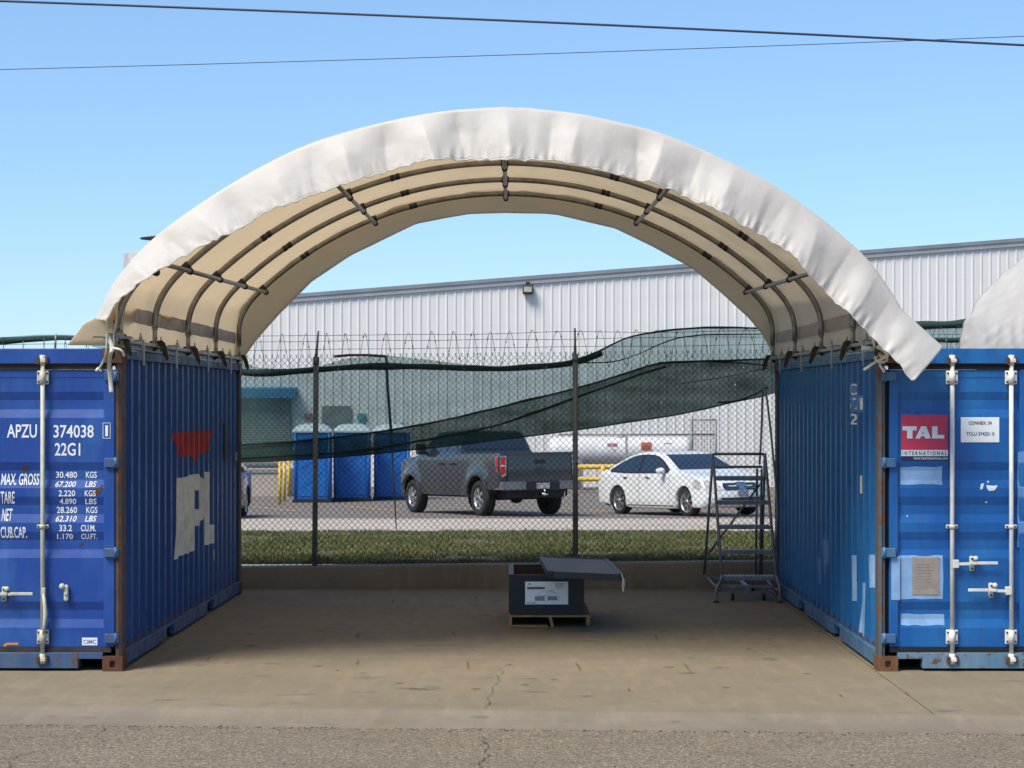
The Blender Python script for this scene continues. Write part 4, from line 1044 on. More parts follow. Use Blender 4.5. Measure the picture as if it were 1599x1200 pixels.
for y, x0, x1 in ((378, 500, 720), (440, 462, 745), (333, 930, 1095), (346, 930, 1060), (360, 935, 1085), (376, 930, 1050), (388, 932, 1097), (412, 945, 1050)):
    x = x0; random.seed(int(y))
    while x < x1 - 10:
        wd_ = random.uniform(12, 34); lrect(x, y - 4, min(x1, x + wd_), y + 4, M['grey_ink'] if y != 412 else M['black_ink']); x += wd_ + 8
for x in (462, 505, 548, 588): lrect(x, 645, x + 24, 668, M['grey_ink'])
ang = -.06
ld = empty('crate_lid', (.655, 18.0, .508), R(-3.0), 'flat grey steel lid lying askew across the top of the black crate', 'lid'); 
b = MB(); b.box(-.345, .345, -.86, .86, .038, .05); 
b.build('panel', M['lidm'], ld); b = MB()
for x0, x1, y0, y1 in ((-.35, -.305, -.865, .865), (.305, .35, -.865, .865), (-.304, .304, -.865, -.83), (-.304, .304, .83, .865)): b.box(x0, x1, y0, y1, -.004, .058, .004)
b.build('lid_frame', M['lidf'], ld)
for x, y in ((-.33, -.85), (.33, -.85), (-.33, .85), (.33, .85)): b = MB(); b.box(x - .028, x + .028, y - .028, y + .028, .02, .064, .006); b.build('corner_cap', M['black'], ld)
b = MB(); b.tube(smooth_poly([(.33, -.88, .06), (.345, -.885, .0), (.338, -.888, -.06), (.352, -.885, -.1)], 2), .006, 6); b.tube(smooth_poly([(.345, -.87, .05), (.358, -.875, -.02), (.35, -.88, -.09)], 2), .005, 6); b.build('loose_wrap', M['strap'], ld)
for v in (ld,): v.rotation_euler = (0, R(2.4), R(2.0)); v.location = (.652, 18.02, .522)
pal = empty('wooden_pallet', (.35, 18.4, 0), 0, 'low wooden pallet under the black steel crate', 'pallet')
for k in range(7):
    b = MB(); y = 17.80 + k * .195; b.box(CX0 - .005, CX1 + .06, y, y + .11, .096, .113, .002); cb(b, 'deck_board', M['wood'], pal)
for x0, x1 in ((CX0 - .003, CX0 + .028), (.35, .39), (CX1 + .02, CX1 + .055)):
    b = MB()
    if .3 < x0 < .4: b.prism([(x0 + .025, .001), (x0 + .055, .001), (x0 + .03, .095), (x0, .095)], 'y', 17.8, 19.05)
    else: b.box(x0, x1, 17.8, 19.05, .018, .095, .002)
    cb(b, 'bearer', M['wood'], pal)
for y in (17.8, 18.9):
    b = MB(); b.box(CX0 - .02, .34, y, y + .1, .002, .017); cb(b, 'base_board', M['wood'], pal)

# ------------------------------------------------------------------ rolling ladder
M['lad'] = pm('ladder_steel', (.21, .225, .245), .42, .3, .35, 8)
la_ = empty('rolling_ladder', (2.6, 20.6, 0), 0, 'grey steel rolling ladder with five treads beside the container at the back right', 'ladder')
def lb_(b, name, mat=None): return cb(b, name, mat or M['lad'], la_)
XL, XR_ = 2.285, 2.845
def ladY(z): return 20.10 + (z - .26) * .68
SZ = [.262, .53, .79, 1.05, 1.31]
for i, z in enumerate(SZ):
    b = MB(); y = ladY(z); b.box(XL, XR_, y - .005, y + .17, z - .004, z + .004); b.box(XL, XR_, y - .012, y - .006, z - .034, z + .006); b.box(XL, XR_, y + .171, y + .177, z - .03, z + .004)
    for k in range(14): b.prism([(XL + .02 + k * .039, y), (XL + .04 + k * .039, y), (XL + .05 + k * .039, y + .16), (XL + .03 + k * .039, y + .16)], 'z', z + .0045, z + .013)
    if i == 4: b.box(XL, XR_, y + .17, y + .42, z - .004, z + .004)
    lb_(b, 'tread')
for x in (XL - .014, XR_ + .014):
    s = 1 if x > 2.6 else -1
    b = MB(); b.tube([(x, ladY(.2), .2), (x, ladY(1.3), 1.3), (x, ladY(1.57), 1.57)], .0165, 8); lb_(b, 'stringer')
    b = MB(); b.tube(smooth_poly([(x, ladY(.28), .28), (x + s * .01, 20.04, .24), (x + s * .075 * (1 if s < 0 else .3), 19.99, .16), (x + s * .075 * (1 if s < 0 else .3), 19.98, .02)], 2), .0155, 8); ft = lb_(b, 'front_leg')
    b = MB(); b.lathe([(0, .0), (.034, .0), (.03, .014), (.017, .02)], (x + s * .075 * (1 if s < 0 else .3), 19.98, .001), 'z', 14); o = b.build('rubber_foot', M['black']); o.data.transform(Matrix.Translation(-Vector(la_.location))); o.parent = ft
    b = MB(); xr2 = x - (.07 if s < 0 else .005); b.tube([(x, 20.98, 1.55), (xr2, 21.28, .16)], .0155, 8); lb_(b, 'rear_leg')
    b = MB(); b.tube([(xr2, 21.28, .17), (x + s * .03 * (1 if s < 0 else 0), 20.02, .13)], .013, 8); lb_(b, 'base_bar')
for (x, y) in ((2.40, 20.2), (2.74, 20.2), (2.35, 21.2), (2.75, 21.2)):
    b = MB(); b.lathe([(0, -.016), (.032, -.016), (.038, -.01), (.038, .01), (.032, .016), (0, .016)], (x, y, .04), 'x', 16); wl = lb_(b, 'caster', M['black'])
    b = MB(); b.prism([(y - .02, .04), (y + .02, .04), (y + .03, .13), (y - .03, .13)], 'x', x - .024, x - .019); b.prism([(y - .02, .04), (y + .02, .04), (y + .03, .13), (y - .03, .13)], 'x', x + .019, x + .024); b.box(x - .03, x + .03, y - .03, y + .03, .13, .14)
    o = b.build('caster_fork', M['lad']); o.data.transform(Matrix.Translation(-Vector(la_.location))); o.parent = wl
b = MB(); b.box(XL, XR_, 20.19, 20.22, .135, .165); b.box(XL - .06, XR_, 21.255, 21.285, .13, .16); b.box(2.54, 2.58, 20.2, 21.27, .14, .16); b.box(2.53, 2.59, 20.19, 20.23, .06, .135); lb_(b, 'base_frame')
b = MB(); b.tube([(2.80, 21.0, 1.22), (2.245, 21.25, .42)], .013, 8); lb_(b, 'brace')
b = MB(); b.tube([(XL, ladY(1.57), 1.57), (XR_, ladY(1.57), 1.57)], .016, 8); lb_(b, 'guard_rail')
b = MB(); b.tube([(XL - .005, 21.1, 1.42), (XR_, 21.1, 1.42)], .015, 8); lb_(b, 'guard_rail')
b = MB(); b.tube([(2.775, 21.02, 1.4), (2.775, 21.15, .16)], .014, 8); b.tube([(2.83, 21.05, 1.4), (2.83, 21.2, .16)], .013, 8); lb_(b, 'rear_leg')
b = MB(); b.tube(smooth_poly([(2.80, 21.0, 1.45), (2.825, 21.0, 1.9), (2.83, 21.0, 2.26), (2.85, 20.98, 2.31), (2.87, 20.95, 2.26), (2.895, 20.6, 1.6), (2.905, 20.32, 1.02), (2.90, 20.28, .9), (2.875, 20.3, .62)], 2), .0125, 8); lb_(b, 'handrail')

# ------------------------------------------------------------------ vehicles
M['tyre'] = pm('tyre_rubber', (.016, .016, .016), .85, 0, .3, 10)
M['rim'] = pm('alloy_rim', (.52, .52, .52), .28, .85, .15, 6)
M['glass'] = pm('car_glass', (.012, .022, .035), .06, 0, .1, 2, spec=.9)
M['chrome'] = pm('chrome', (.66, .66, .66), .14, 1, .1, 3)
M['bump'] = pm('bumper_steel', (.22, .22, .225), .3, .8, .2, 3)
M['trim'] = pm('black_trim', (.012, .012, .013), .55, 0, .2, 5)
M['lamp_red'] = pm('tail_lamp', (.42, .012, .02), .2, 0, .2, 9)
M['lamp_clear'] = pm('head_lamp', (.55, .55, .50), .15, .1, .3, 9)
def carpaint(name, col, metal, rough):
    m, t, p = newmat(name); co = coords(t); n1 = noi(t, co, 2, 4)
    t.links.new(mix(t, ramp(t, n1, .3, .8), col, tuple(c * .88 for c in col)), p.inputs['Base Color'])
    p.inputs['Metallic'].default_value = metal; p.inputs['Roughness'].default_value = rough
    p.inputs['Coat Weight'].default_value = .8; p.inputs['Coat Roughness'].default_value = .04
    return m
M['truckpaint'] = carpaint('truck_paint_graphite', (.030, .036, .048), .4, .18)
M['whitepaint'] = carpaint('car_paint_white', (.72, .73, .73), 0, .35)
M['darkpaint'] = carpaint('car_paint_dark', (.012, .014, .02), .3, .3)
def arc(cx, cz, r, a0, a1, n=12): return [(cx + r * math.cos(a0 + (a1 - a0) * k / n), cz + r * math.sin(a0 + (a1 - a0) * k / n)) for k in range(n + 1)]
class Car:
    def __init__(c, outline, Wf, bow): c.o = outline; c.W = Wf; c.bow = bow
    def P(c, x, z, t): return (x - c.bow(x) * (abs(t) ** 2.5), t * c.W(x, z), z)
    def shell(c, ts=(-1, -.985, -.93, -.8, -.6, -.3, 0, .3, .6, .8, .93, .985, 1), ins=((1, .045), (.985, .018), (.93, .006))):
        b = MB(); o = c.o; n = len(o)
        cx = sum(p[0] for p in o) / n; cz = .72
        def inset(p, t):
            k = 0
            for tt, i in ins:
                if abs(t) >= tt - 1e-6: k = i; break
            x, z = p; 
            zc_ = .7
            return (x * (1 - k * .35) + 1.4 * k * .35, z - (z - zc_) * k)
        G = [[c.P(*inset(p, t), t) for p in o] + [c.P(*inset(o[0], t), t)] for t in ts]
        b.grid(G, True)
        for t in (-1, 1):
            pl = [inset(p, t) for p in o]; bm = poly_bm(pl)
            for k in range(-12, 52, 2): bmesh.ops.bisect_plane(bm, geom=bm.verts[:] + bm.edges[:] + bm.faces[:], plane_co=(k * .1, 0, 0), plane_no=(1, 0, 0), dist=1e-5)
            for k in range(2, 20): bmesh.ops.bisect_plane(bm, geom=bm.verts[:] + bm.edges[:] + bm.faces[:], plane_co=(0, 0, k * .1), plane_no=(0, 0, 1), dist=1e-5)
            for v in bm.verts: v.co = c.P(v.co.x, v.co.z, t)
            b.bm(bm, True)
        return b
    def side(c, poly, s, off=.006, hole=None):
        b = MB(); bm = poly_bm(poly, hole)
        for k in range(-12, 52, 2): bmesh.ops.bisect_plane(bm, geom=bm.verts[:] + bm.edges[:] + bm.faces[:], plane_co=(k * .1, 0, 0), plane_no=(1, 0, 0), dist=1e-5)
        for k in range(2, 20): bmesh.ops.bisect_plane(bm, geom=bm.verts[:] + bm.edges[:] + bm.faces[:], plane_co=(0, 0, k * .1), plane_no=(0, 0, 1), dist=1e-5)
        for v in bm.verts:
            x, y, z = c.P(v.co.x, v.co.z, s); v.co = (x, y + s * off, z)
        b.bm(bm, True); return b
    def over(c, pts, t0, t1, off=.012, n=8, t0b=None, t1b=None):
        """panel lying on the outline between profile points (windscreen, bonnet...)"""
        b = MB(); G = []
        m = len(pts)
        for i, (x, z) in enumerate(pts):
            a = pts[max(0, i - 1)]; d = pts[min(m - 1, i + 1)]; tx, tz = d[0] - a[0], d[1] - a[1]; L = math.hypot(tx, tz); nx_, nz_ = -tz / L, tx / L
            if nz_ < 0 and abs(nz_) > .2: nx_, nz_ = -nx_, -nz_
            f = i / (m - 1); ta = t0 + ((t0b if t0b is not None else t0) - t0) * f; tb_ = t1 + ((t1b if t1b is not None else t1) - t1) * f
            G.append([c.P(x + nx_ * off, z + nz_ * off, ta + (tb_ - ta) * k / n) for k in range(n + 1)])
        b.grid(G, True); return b
    def end(c, poly, xf, off, front=True):
        """poly in (t,z) on the nose or tail"""
        b = MB(); bm = poly_bm(poly)
        for k in range(-9, 10, 2): bmesh.ops.bisect_plane(bm, geom=bm.verts[:] + bm.edges[:] + bm.faces[:], plane_co=(k * .1, 0, 0), plane_no=(1, 0, 0), dist=1e-5)
        for k in range(3, 15): bmesh.ops.bisect_plane(bm, geom=bm.verts[:] + bm.edges[:] + bm.faces[:], plane_co=(0, 0, k * .1), plane_no=(0, 0, 1), dist=1e-5)
        for v in bm.verts:
            t, z = v.co.x, v.co.z; x = xf(z); p = c.P(x, z, t); v.co = (p[0] + (off if front else -off), p[1], p[2])
        b.bm(bm, True); return b
def wheel(root, x, y, r, wd, spokes, s, rim_r):
    b = MB(); h = wd / 2
    b.lathe([(rim_r, -h * .9), (r * .9, -h), (r * .97, -h * .8), (r, -h * .5), (r, h * .5), (r * .97, h * .8), (r * .9, h), (rim_r, h * .9), (rim_r, -h * .9)], (x, y, r), 'y', 36)
    w_ = b.build('wheel', M['tyre'], root)
    b = MB(); yo = y + s * h * .75
    b.lathe([(rim_r * 1.02, s * h * .9), (rim_r * .93, s * h * .88), (rim_r * .88, s * h * .3), (rim_r * .9, -s * h * .8)], (x, y, r), 'y', 36)
    for k in range(spokes):
        a = 2 * math.pi * k / spokes + .3; d = Vector((math.cos(a), 0, math.sin(a)))
        for da in (-.13, .13):
            e = Vector((math.cos(a + da), 0, math.sin(a + da))); p0 = Vector((x, yo, r)) + d * (.03); p1 = Vector((x, yo - s * .01, r)) + e * rim_r * .92; b.bar(p0, p1, rim_r * .17, .02, (0, 1, 0))
    b.lathe([(0, s * .02), (rim_r * .2, s * .018), (rim_r * .24, -s * .01)], (x, yo, r), 'y', 16)
    b.build('rim', M['rim'], w_)
    b = MB(); b.lathe([(0, 0), (rim_r * .9, 0)], (x, y + s * h * .15, r), 'y', 24); b.build('brake', M['trim'], w_)

def make_sedan(paint, name, label, cat, detail=True):
    root = empty(name, (0, 0, 0), 0, label, cat)
    o = [(-.99, .27), (-1.06, .42), (-1.08, .60), (-1.05, .78), (-.98, .93), (-.90, 1.0), (-.72, 1.04), (-.5, 1.07), (-.2, 1.2), (.15, 1.345), (.45, 1.425), (.75, 1.465), (1.05, 1.475), (1.35, 1.46), (1.62, 1.41), (1.85, 1.325), (2.1, 1.205), (2.35, 1.085), (2.5, 1.02), (2.8, .975), (3.15, .92), (3.42, .86), (3.6, .79), (3.70, .70), (3.745, .60), (3.77, .48), (3.76, .36), (3.70, .25), (3.6, .2), (3.21, .2)]
    o += arc(2.825, .33, .375, R(-20), R(200), 14)
    o += [(2.40, .17), (.42, .17)] + arc(0, .33, .375, R(-22), R(200), 14) + [(-.42, .24)]
    def W(x, z):
        w_ = .905
        if z < .3: w_ -= .05 * (.3 - z) / .15
        if z > .62: w_ -= .012 * min(1, (z - .62) / .3)
        if z > .97: w_ -= .245 * ((z - .97) / .5) ** 1.0
        if x > 3.0: w_ -= .07 * ((x - 3.0) / .77) ** 2
        if x < -.4: w_ -= .05 * ((-.4 - x) / .68) ** 2
        for cx in (0, 2.825):
            d = math.hypot(x - cx, z - .33)
            if d < .55: w_ += .018 * max(0, 1 - abs(d - .4) / .15)
        return w_
    def bow(x):
        if x > 2.6: return .26 * ((x - 2.6) / 1.17) ** 2
        if x < -.2: return -.14 * ((-.2 - x) / .88) ** 2
        return 0
    c = Car(o, W, bow)
    c.shell().build('body', paint, root)
    b = MB(); b.box(-.9, 3.45, -.66, .66, .2, .62); b.build('underbody', M['trim'], root)
    for s in (-1, 1):
        win = [(-.38, 1.055), (.0, 1.22), (.32, 1.335), (.62, 1.395), (.95, 1.41), (1.3, 1.40), (1.55, 1.355), (1.8, 1.26), (2.05, 1.13), (2.18, 1.05), (2.15, .985), (1.2, .975), (.3, .98), (-.3, 1.0)]
        c.side([(x, z) for x, z in win], s, .003).build('window_surround', M['trim'], root)
        for P in ([(-.25, 1.075), (.05, 1.215), (.36, 1.315), (.62, 1.36), (.84, 1.375), (.88, 1.01), (.3, 1.01), (-.2, 1.03)], [(.95, 1.378), (1.28, 1.368), (1.52, 1.325), (1.76, 1.232), (1.98, 1.12), (2.06, 1.02), (.99, 1.01)]):
            c.side(P, s, .008).build('side_window', M['glass'], root)
        b = MB(); x_ = 2.0; y_ = s * (W(2.0, 1.0) + .12)
        bm = bmesh.new(); bmesh.ops.create_uvsphere(bm, u_segments=14, v_segments=10, radius=1)
        for v in bm.verts: v.co = (x_ + v.co.x * .08, y_ + v.co.y * .125, 1.03 + v.co.z * .075)
        b.bm(bm, True); b.box(x_ - .03, x_ + .03, s * W(2, 1.0) * .97, y_, .98, 1.0); b.build('wing_mirror', paint, root)
        c.end([(s * .60, .60), (s * .985, .60), (s * .985, .83), (s * .80, .80), (s * .62, .70)] if s > 0 else [(s * .60, .60), (s * .62, .70), (s * .80, .80), (s * .985, .83), (s * .985, .60)], lambda z: 3.745 - max(0, z - .6) * .62, .012).build('headlight', M['lamp_clear'], root)
        c.side([(3.18, .64), (3.55, .60), (3.58, .78), (3.35, .84), (3.2, .80)], s, .004).build('headlight', M['lamp_clear'], root)
        c.end([(s * .70, .33), (s * .86, .33), (s * .86, .40), (s * .70, .40)], lambda z: 3.765, .012).build('fog_lamp', M['lamp_clear'], root)
        # door seams and handles
        for x0 in (.93, 2.18): c.side([(x0, .28), (x0 + .012, .28), (x0 + .012, .98), (x0, .98)], s, .002).build('door_seam', M['trim'], root)
        c.side([(.42, .225), (2.4, .225), (2.4, .245), (.42, .245)], s, .003).build('sill_line', M['trim'], root)
        for x0 in (.28, 1.22):
            b = MB(); y_ = s * (W(x0, .88) + .014); b.box(x0, x0 + .16, y_ - .014, y_ + .014, .865, .895, .006); b.build('door_handle', M['chrome'], root)
        for x in (0, 2.825): wheel(root, x, s * .77, .335, .225, 7, s, .235)
    c.over([(1.66, 1.395), (1.85, 1.32), (2.1, 1.2), (2.32, 1.095), (2.42, 1.05)], -.90, .90, .008).build('windscreen', M['glass'], root)
    c.over([(.30, 1.375), (.15, 1.33), (-.2, 1.19), (-.45, 1.085)], -.88, .88, .008).build('rear_window', M['glass'], root)
    nose = lambda z: 3.745 - max(0, z - .6) * .62 + (.6 - z) * .15 * (z < .6)
    c.end([(-.52, .60), (.52, .60), (.56, .68), (.5, .755), (-.5, .755), (-.56, .68)], nose, .012).build('grille', M['trim'], root)
    for z in (.63, .665, .70, .735): c.end([(-.50, z), (.50, z), (.50, z + .010), (-.50, z + .010)], nose, .02).build('grille_bar', M['chrome'], root)
    c.end([(-.11, .60), (.11, .60), (.15, .775), (-.15, .775)], nose, .026).build('grille_badge', M['chrome'], root)
    c.end([(-.60, .33), (.60, .33), (.66, .43), (-.66, .43)], lambda z: 3.77, .012).build('air_intake', M['trim'], root)
    b = c.end([(-.17, .455), (.17, .455), (.17, .565), (-.17, .565)], lambda z: 3.77, .022); b.build('licence_plate', pm('plate_' + name, (.25, .28, .33), .5, 0, .5, 16), root)
    for s in (-1, 1): c.end([(s * .55, .74), (s * .97, .74), (s * .97, .90), (s * .55, .90)], lambda z: -1.05 + max(0, z - .78) * .55, .012, False).build('tail_light', M['lamp_red'], root)
    return root
sd = make_sedan(M['whitepaint'], 'parked_car', 'white sedan parked behind the fence, nose towards the ladder', 'car')
def place(root, p, heading, anchor):
    h = Vector((math.cos(heading), math.sin(heading))); l_ = Vector((-h.y, h.x)); q = Vector((p[0], p[1])) - h * anchor[0] - l_ * anchor[1]
    sx = (gz(q.y + h.y * 3) - gz(q.y)) / 3; root.location = (q.x, q.y, gz(q.y) + .004); root.rotation_euler = (0, -math.atan(sx), heading)
place(sd, (2.62, 44.0), R(-61), (0, -.77))
dk = make_sedan(M['darkpaint'], 'parked_car', 'dark car almost hidden behind the back edge of the APZU container', 'car')
place(dk, (-6.83, 39.6), R(-90), (2.0, 0))
# pickup truck
def make_truck():
    root = empty('pickup_truck', (0, 0, 0), 0, 'dark grey pickup truck seen from behind, parked beside the blue toilets', 'pickup truck')
    o = [(-1.10, .66), (-1.13, .9), (-1.14, 1.2), (-1.13, 1.40), (-1.10, 1.435), (.90, 1.435), (.97, 1.435), (1.02, 1.50), (1.12, 1.84), (1.2, 1.92), (1.35, 1.955), (1.8, 1.97), (2.35, 1.955), (2.55, 1.92), (2.7, 1.85), (3.1, 1.57), (3.3, 1.43), (3.5, 1.39), (4.0, 1.35), (4.45, 1.27), (4.56, 1.18), (4.6, 1.0), (4.62, .75), (4.58, .55), (4.5, .46), (4.22, .46)]
    o += arc(3.68, .43, .5, R(3), R(177), 16) + [(3.16, .47), (.53, .47)] + arc(0, .43, .5, R(5), R(172), 16) + [(-.53, .60)]
    def W(x, z):
        w_ = .985
        if z < .62: w_ -= .03 * (.62 - z) / .2
        w_ += .012 * math.cos((z - .95) * 3.2)
        if z > 1.40:
            w_ = .955 - .20 * (z - 1.40) / .55 if x > .98 else w_
        if z > 1.30 and 3.3 < x: w_ -= .06 * (z - 1.30) / .1
        if x > 3.9: w_ -= .06 * ((x - 3.9) / .72) ** 2
        for cx in (0, 3.68):
            d = math.hypot(x - cx, z - .43)
            if z < 1.2 and d < .75: w_ += .035 * max(0, 1 - abs(d - .57) / .16)
        return w_
    def bow(x): return .2 * ((x - 3.6) / 1.0) ** 2 if x > 3.6 else (-.03 if x < -1.0 else 0)
    c = Car(o, W, bow)
    c.shell(ins=((1, .022), (.985, .008), (.93, .002))).build('body', M['truckpaint'], root)
    b = MB(); b.box(-.95, 4.3, -.72, .72, .42, .75); b.build('underbody', M['trim'], root)
    c.over([(-1.02, 1.435), (0, 1.435), (.9, 1.435)], -.88, .88, .012).build('load_bed', M['trim'], root)
    tail = lambda z: -1.14 + .02 * abs(z - 1.1)
    c.end([(-.80, .74), (.80, .74), (.80, 1.415), (-.80, 1.415)], tail, .028, False).build('tailgate', M['truckpaint'], root)
    c.end([(-.80, 1.372), (.80, 1.372), (.80, 1.425), (-.80, 1.425)], tail, .045, False).build('tailgate_cap', pm('cap_brown', (.06, .045, .035), .6, 0, .3, 6), root)
    c.end([(-.76, .98), (.76, .98), (.76, 1.0), (-.76, 1.0)], tail, .034, False).build('tailgate_crease', M['truckpaint'], root)
    c.end([(-.14, 1.18), (.14, 1.18), (.14, 1.27), (-.14, 1.27)], tail, .036, False).build('tailgate_handle', M['trim'], root)
    bad = [(.14 * math.cos(a), 1.065 + .045 * math.sin(a)) for a in [2 * math.pi * k / 16 for k in range(16)]]
    c.end(bad, tail, .036, False).build('badge', pm('badge_blue', (.03, .05, .10), .3, .3, .2, 9), root)
    for s in (-1, 1):
        tl = [(s * .835, .94), (s * .93, .90), (s * .985, 1.0), (s * .985, 1.36), (s * .835, 1.36)]
        if s < 0: tl = tl[::-1]
        t_ = c.end(tl, tail, .03, False).build('tail_light', M['chrome'], root)
        for zz0, zz1 in ((1.16, 1.345), (.95, 1.13)):
            P = [(s * .85, zz0), (s * .975, zz0), (s * .975, zz1), (s * .85, zz1)]
            if s < 0: P = P[::-1]
            c.end(P, tail, .036, False).build('lens', M['lamp_red'], t_)
        sdl = [(-1.115, .98), (-.98, 1.05), (-.93, 1.2), (-.95, 1.36), (-1.11, 1.36)]
        t2 = c.side(sdl, s, .004).build('tail_light', M['chrome'], root); c.side([(-1.11, 1.0), (-1.0, 1.07), (-.96, 1.2), (-.97, 1.34), (-1.11, 1.34)], s, .008).build('lens', M['lamp_red'], t2)
        b = MB(); x0, x1 = (.42, .96) if s > 0 else (-.96, -.42); b.box(-1.32, -1.12, x0, x1, .60, .80, .02); b.build('bumper', M['bump'], root)
        b = MB(); b.box(-1.19, -.72, s * .955 - .02, s * .955 + .02, .61, .79, .015); b.build('bumper_side', M['chrome'], root)
        # windows
        c.side([(1.12, 1.46), (1.2, 1.82), (1.42, 1.865), (2.4, 1.855), (2.62, 1.78), (3.08, 1.46)], s, .004).build('window_surround', M['trim'], root)
        for P in ([(1.17, 1.48), (1.24, 1.80), (1.44, 1.84), (1.66, 1.845), (1.68, 1.48)], [(1.74, 1.48), (1.74, 1.845), (2.38, 1.83), (2.58, 1.76), (2.98, 1.48)]): c.side(P, s, .009).build('side_window', M['glass'], root)
        for x0 in (1.0, 1.70, 3.10): c.side([(x0, .56), (x0 + .014, .56), (x0 + .014, 1.42), (x0, 1.42)], s, .002).build('door_seam', M['trim'], root)
        for x0 in (1.16, 1.82):
            b = MB(); y_ = s * (W(x0, 1.2) + .02); b.box(x0, x0 + .2, y_ - .02, y_ + .016, 1.17, 1.215, .008); b.build('door_handle', M['trim'], root)
        b = MB(); y_ = s * (W(2.8, 1.45) + .17); b.box(2.74, 2.9, y_ - .12, y_ + .11, 1.42, 1.68, .03); b.box(2.8, 2.86, s * .9, y_, 1.45, 1.49); b.build('wing_mirror', M['trim'], root)
        for cx in (0, 3.68):
            b = MB(); r0, r1 = .5, .565; pts0 = arc(cx, .43, r0, R(0), R(180), 20); pts1 = arc(cx, .43, r1, R(0), R(180), 20)
            b.grid([[(x, s * (W(x, z) * 1.0 + .012), z) for x, z in pts0], [(x, s * (W(x, z) + .02), z) for x, z in pts1], [(x, s * (W(x, z) + .0), z) for x, z in arc(cx, .43, r1 + .03, R(0), R(180), 20)]])
            b.build('wheel_arch', M['truckpaint'], root)
        for x in (0, 3.68): wheel(root, x, s * .845, .41, .27, 6, s, .245)
    b = MB(); b.box(-1.30, -1.12, -.42, .42, .58, .79, .015); b.build('step_pad', M['trim'], root)
    b = MB(); b.box(-1.318, -1.302, -.16, .16, .625, .755); b.build('licence_plate', pm('plate_truck', (.40, .42, .45), .5, 0, .6, 18), root)
    b = MB(); b.tube([(-1.1, 0, .5), (-1.34, 0, .5)], .03, 8); b.lathe([(0, .07), (.022, .06), (.028, .04), (.02, .02), (.016, 0), (.03, -.01), (.03, -.03)], (-1.38, 0, .54), 'z', 12); b.box(-1.43, -1.3, -.05, .05, .485, .515); b.build('tow_hitch', M['chrome'], root)
    b = MB(); b.tube([(-.9, -.5, .45), (-.3, -.5, .45)], .09, 10); b.tube([(0, -.75, .42), (0, .75, .42)], .06, 10); b.lathe([(0, -.14), (.12, -.1), (.15, 0), (.12, .1), (0, .14)], (0, 0, .42), 'y', 14); b.lathe([(.12, -.14), (.33, -.12), (.36, 0), (.33, .12), (.12, .14)], (-.62, .1, .55), 'z', 20); b.build('rear_axle', M['trim'], root)
    c.over([(2.62, 1.885), (2.72, 1.835), (3.0, 1.64), (3.2, 1.50)], -.92, .92, .008).build('windscreen', M['glass'], root)
    c.over([(1.10, 1.82), (1.06, 1.66), (1.03, 1.52)], -.85, .85, .015).build('rear_window', M['glass'], root)
    return root
tk = make_truck(); place(tk, (-.645, 42.0), R(90 + 27), (0, .845))

# ------------------------------------------------------------------ portable toilets, bollards, guard rail, tank
M['potty'] = pm('toilet_blue_plastic', (.006, .12, .42), .45, 0, .2, 2)
M['pottyroof'] = pm('toilet_roof_white', (.66, .69, .70), .4, 0, .1, 2)
def potty(loc, rz, label):
    root = empty('portable_toilet', loc, rz, label, 'portable toilet', 'portable toilets in a row')
    w_, d_, h_ = .575, .6, 2.16
    b = MB(); b.box(-w_, w_, -d_, d_, .10, h_, .03)
    for x in (-w_ + .06, w_ - .06): b.tube([(x, -d_ - .005, .14), (x, -d_ - .005, h_ - .02)], .045, 10)
    b.build('walls', M['potty'], root)
    b = MB(); b.box(-.42, .42, -d_ - .02, -d_ - .002, .2, h_ - .14, .012); pn = b.build('back_panel', M['potty'], root)
    b = MB()
    for z0, z1 in ((.45, .95), (1.05, 1.5)): b.bar((-.34, -d_ - .026, z0), (.3, -d_ - .026, z1), .012, .018, (0, 1, 0))
    b.build('rib', M['potty'], pn)
    b = MB()
    for k in range(7): b.box(-.30, .30, -d_ - .03, -d_ - .018, 1.72 + k * .045, 1.742 + k * .045, .004)
    b.build('vent_louvre', M['potty'], pn)
    for x in (-.47, .47): b = MB(); b.box(x - .03, x + .03, -d_ - .012, -d_ - .001, .22, 2.0, .006); b.build('corner_flute', M['potty'], root)
    b = MB(); b.box(-w_ - .03, w_ + .03, -d_ - .03, d_ + .03, 0, .1, .01); b.build('skid_base', M['trim'], root)
    b = MB(); G = []
    for j in range(9):
        row = []
        for i in range(15):
            u = -1 + 2 * i / 14; v = -1 + 2 * j / 8
            row.append((u * (w_ + .035), v * (d_ + .035), h_ + .05 + .21 * (1 - u ** 4) * (1 - v ** 4) ** .7))
        G.append(row)
    b.grid(G); b.box(-w_ - .035, w_ + .035, -d_ - .035, d_ + .035, h_ - .01, h_ + .055, .008); b.build('roof', M['pottyroof'], root)
    b = MB(); b.tube([(.36, .3, h_ + .1), (.36, .3, h_ + .30)], .05, 10); b.build('vent_pipe', M['potty'], root)
    return root
for i, (x0, x1, yb) in enumerate(((458, 516, 786), (519, 579, 783), (582, 640, 780))):
    Y = (57.0, 58.2, 59.4)[i]
    potty((wx((x0 + x1) / 2, Y), Y + .3, gz(Y) - .002), R(4), ('blue portable toilet with a white roof, nearest the yellow bollards', 'blue portable toilet with a white roof, middle of the three', 'blue portable toilet with a white roof, nearest the pickup truck')[i])
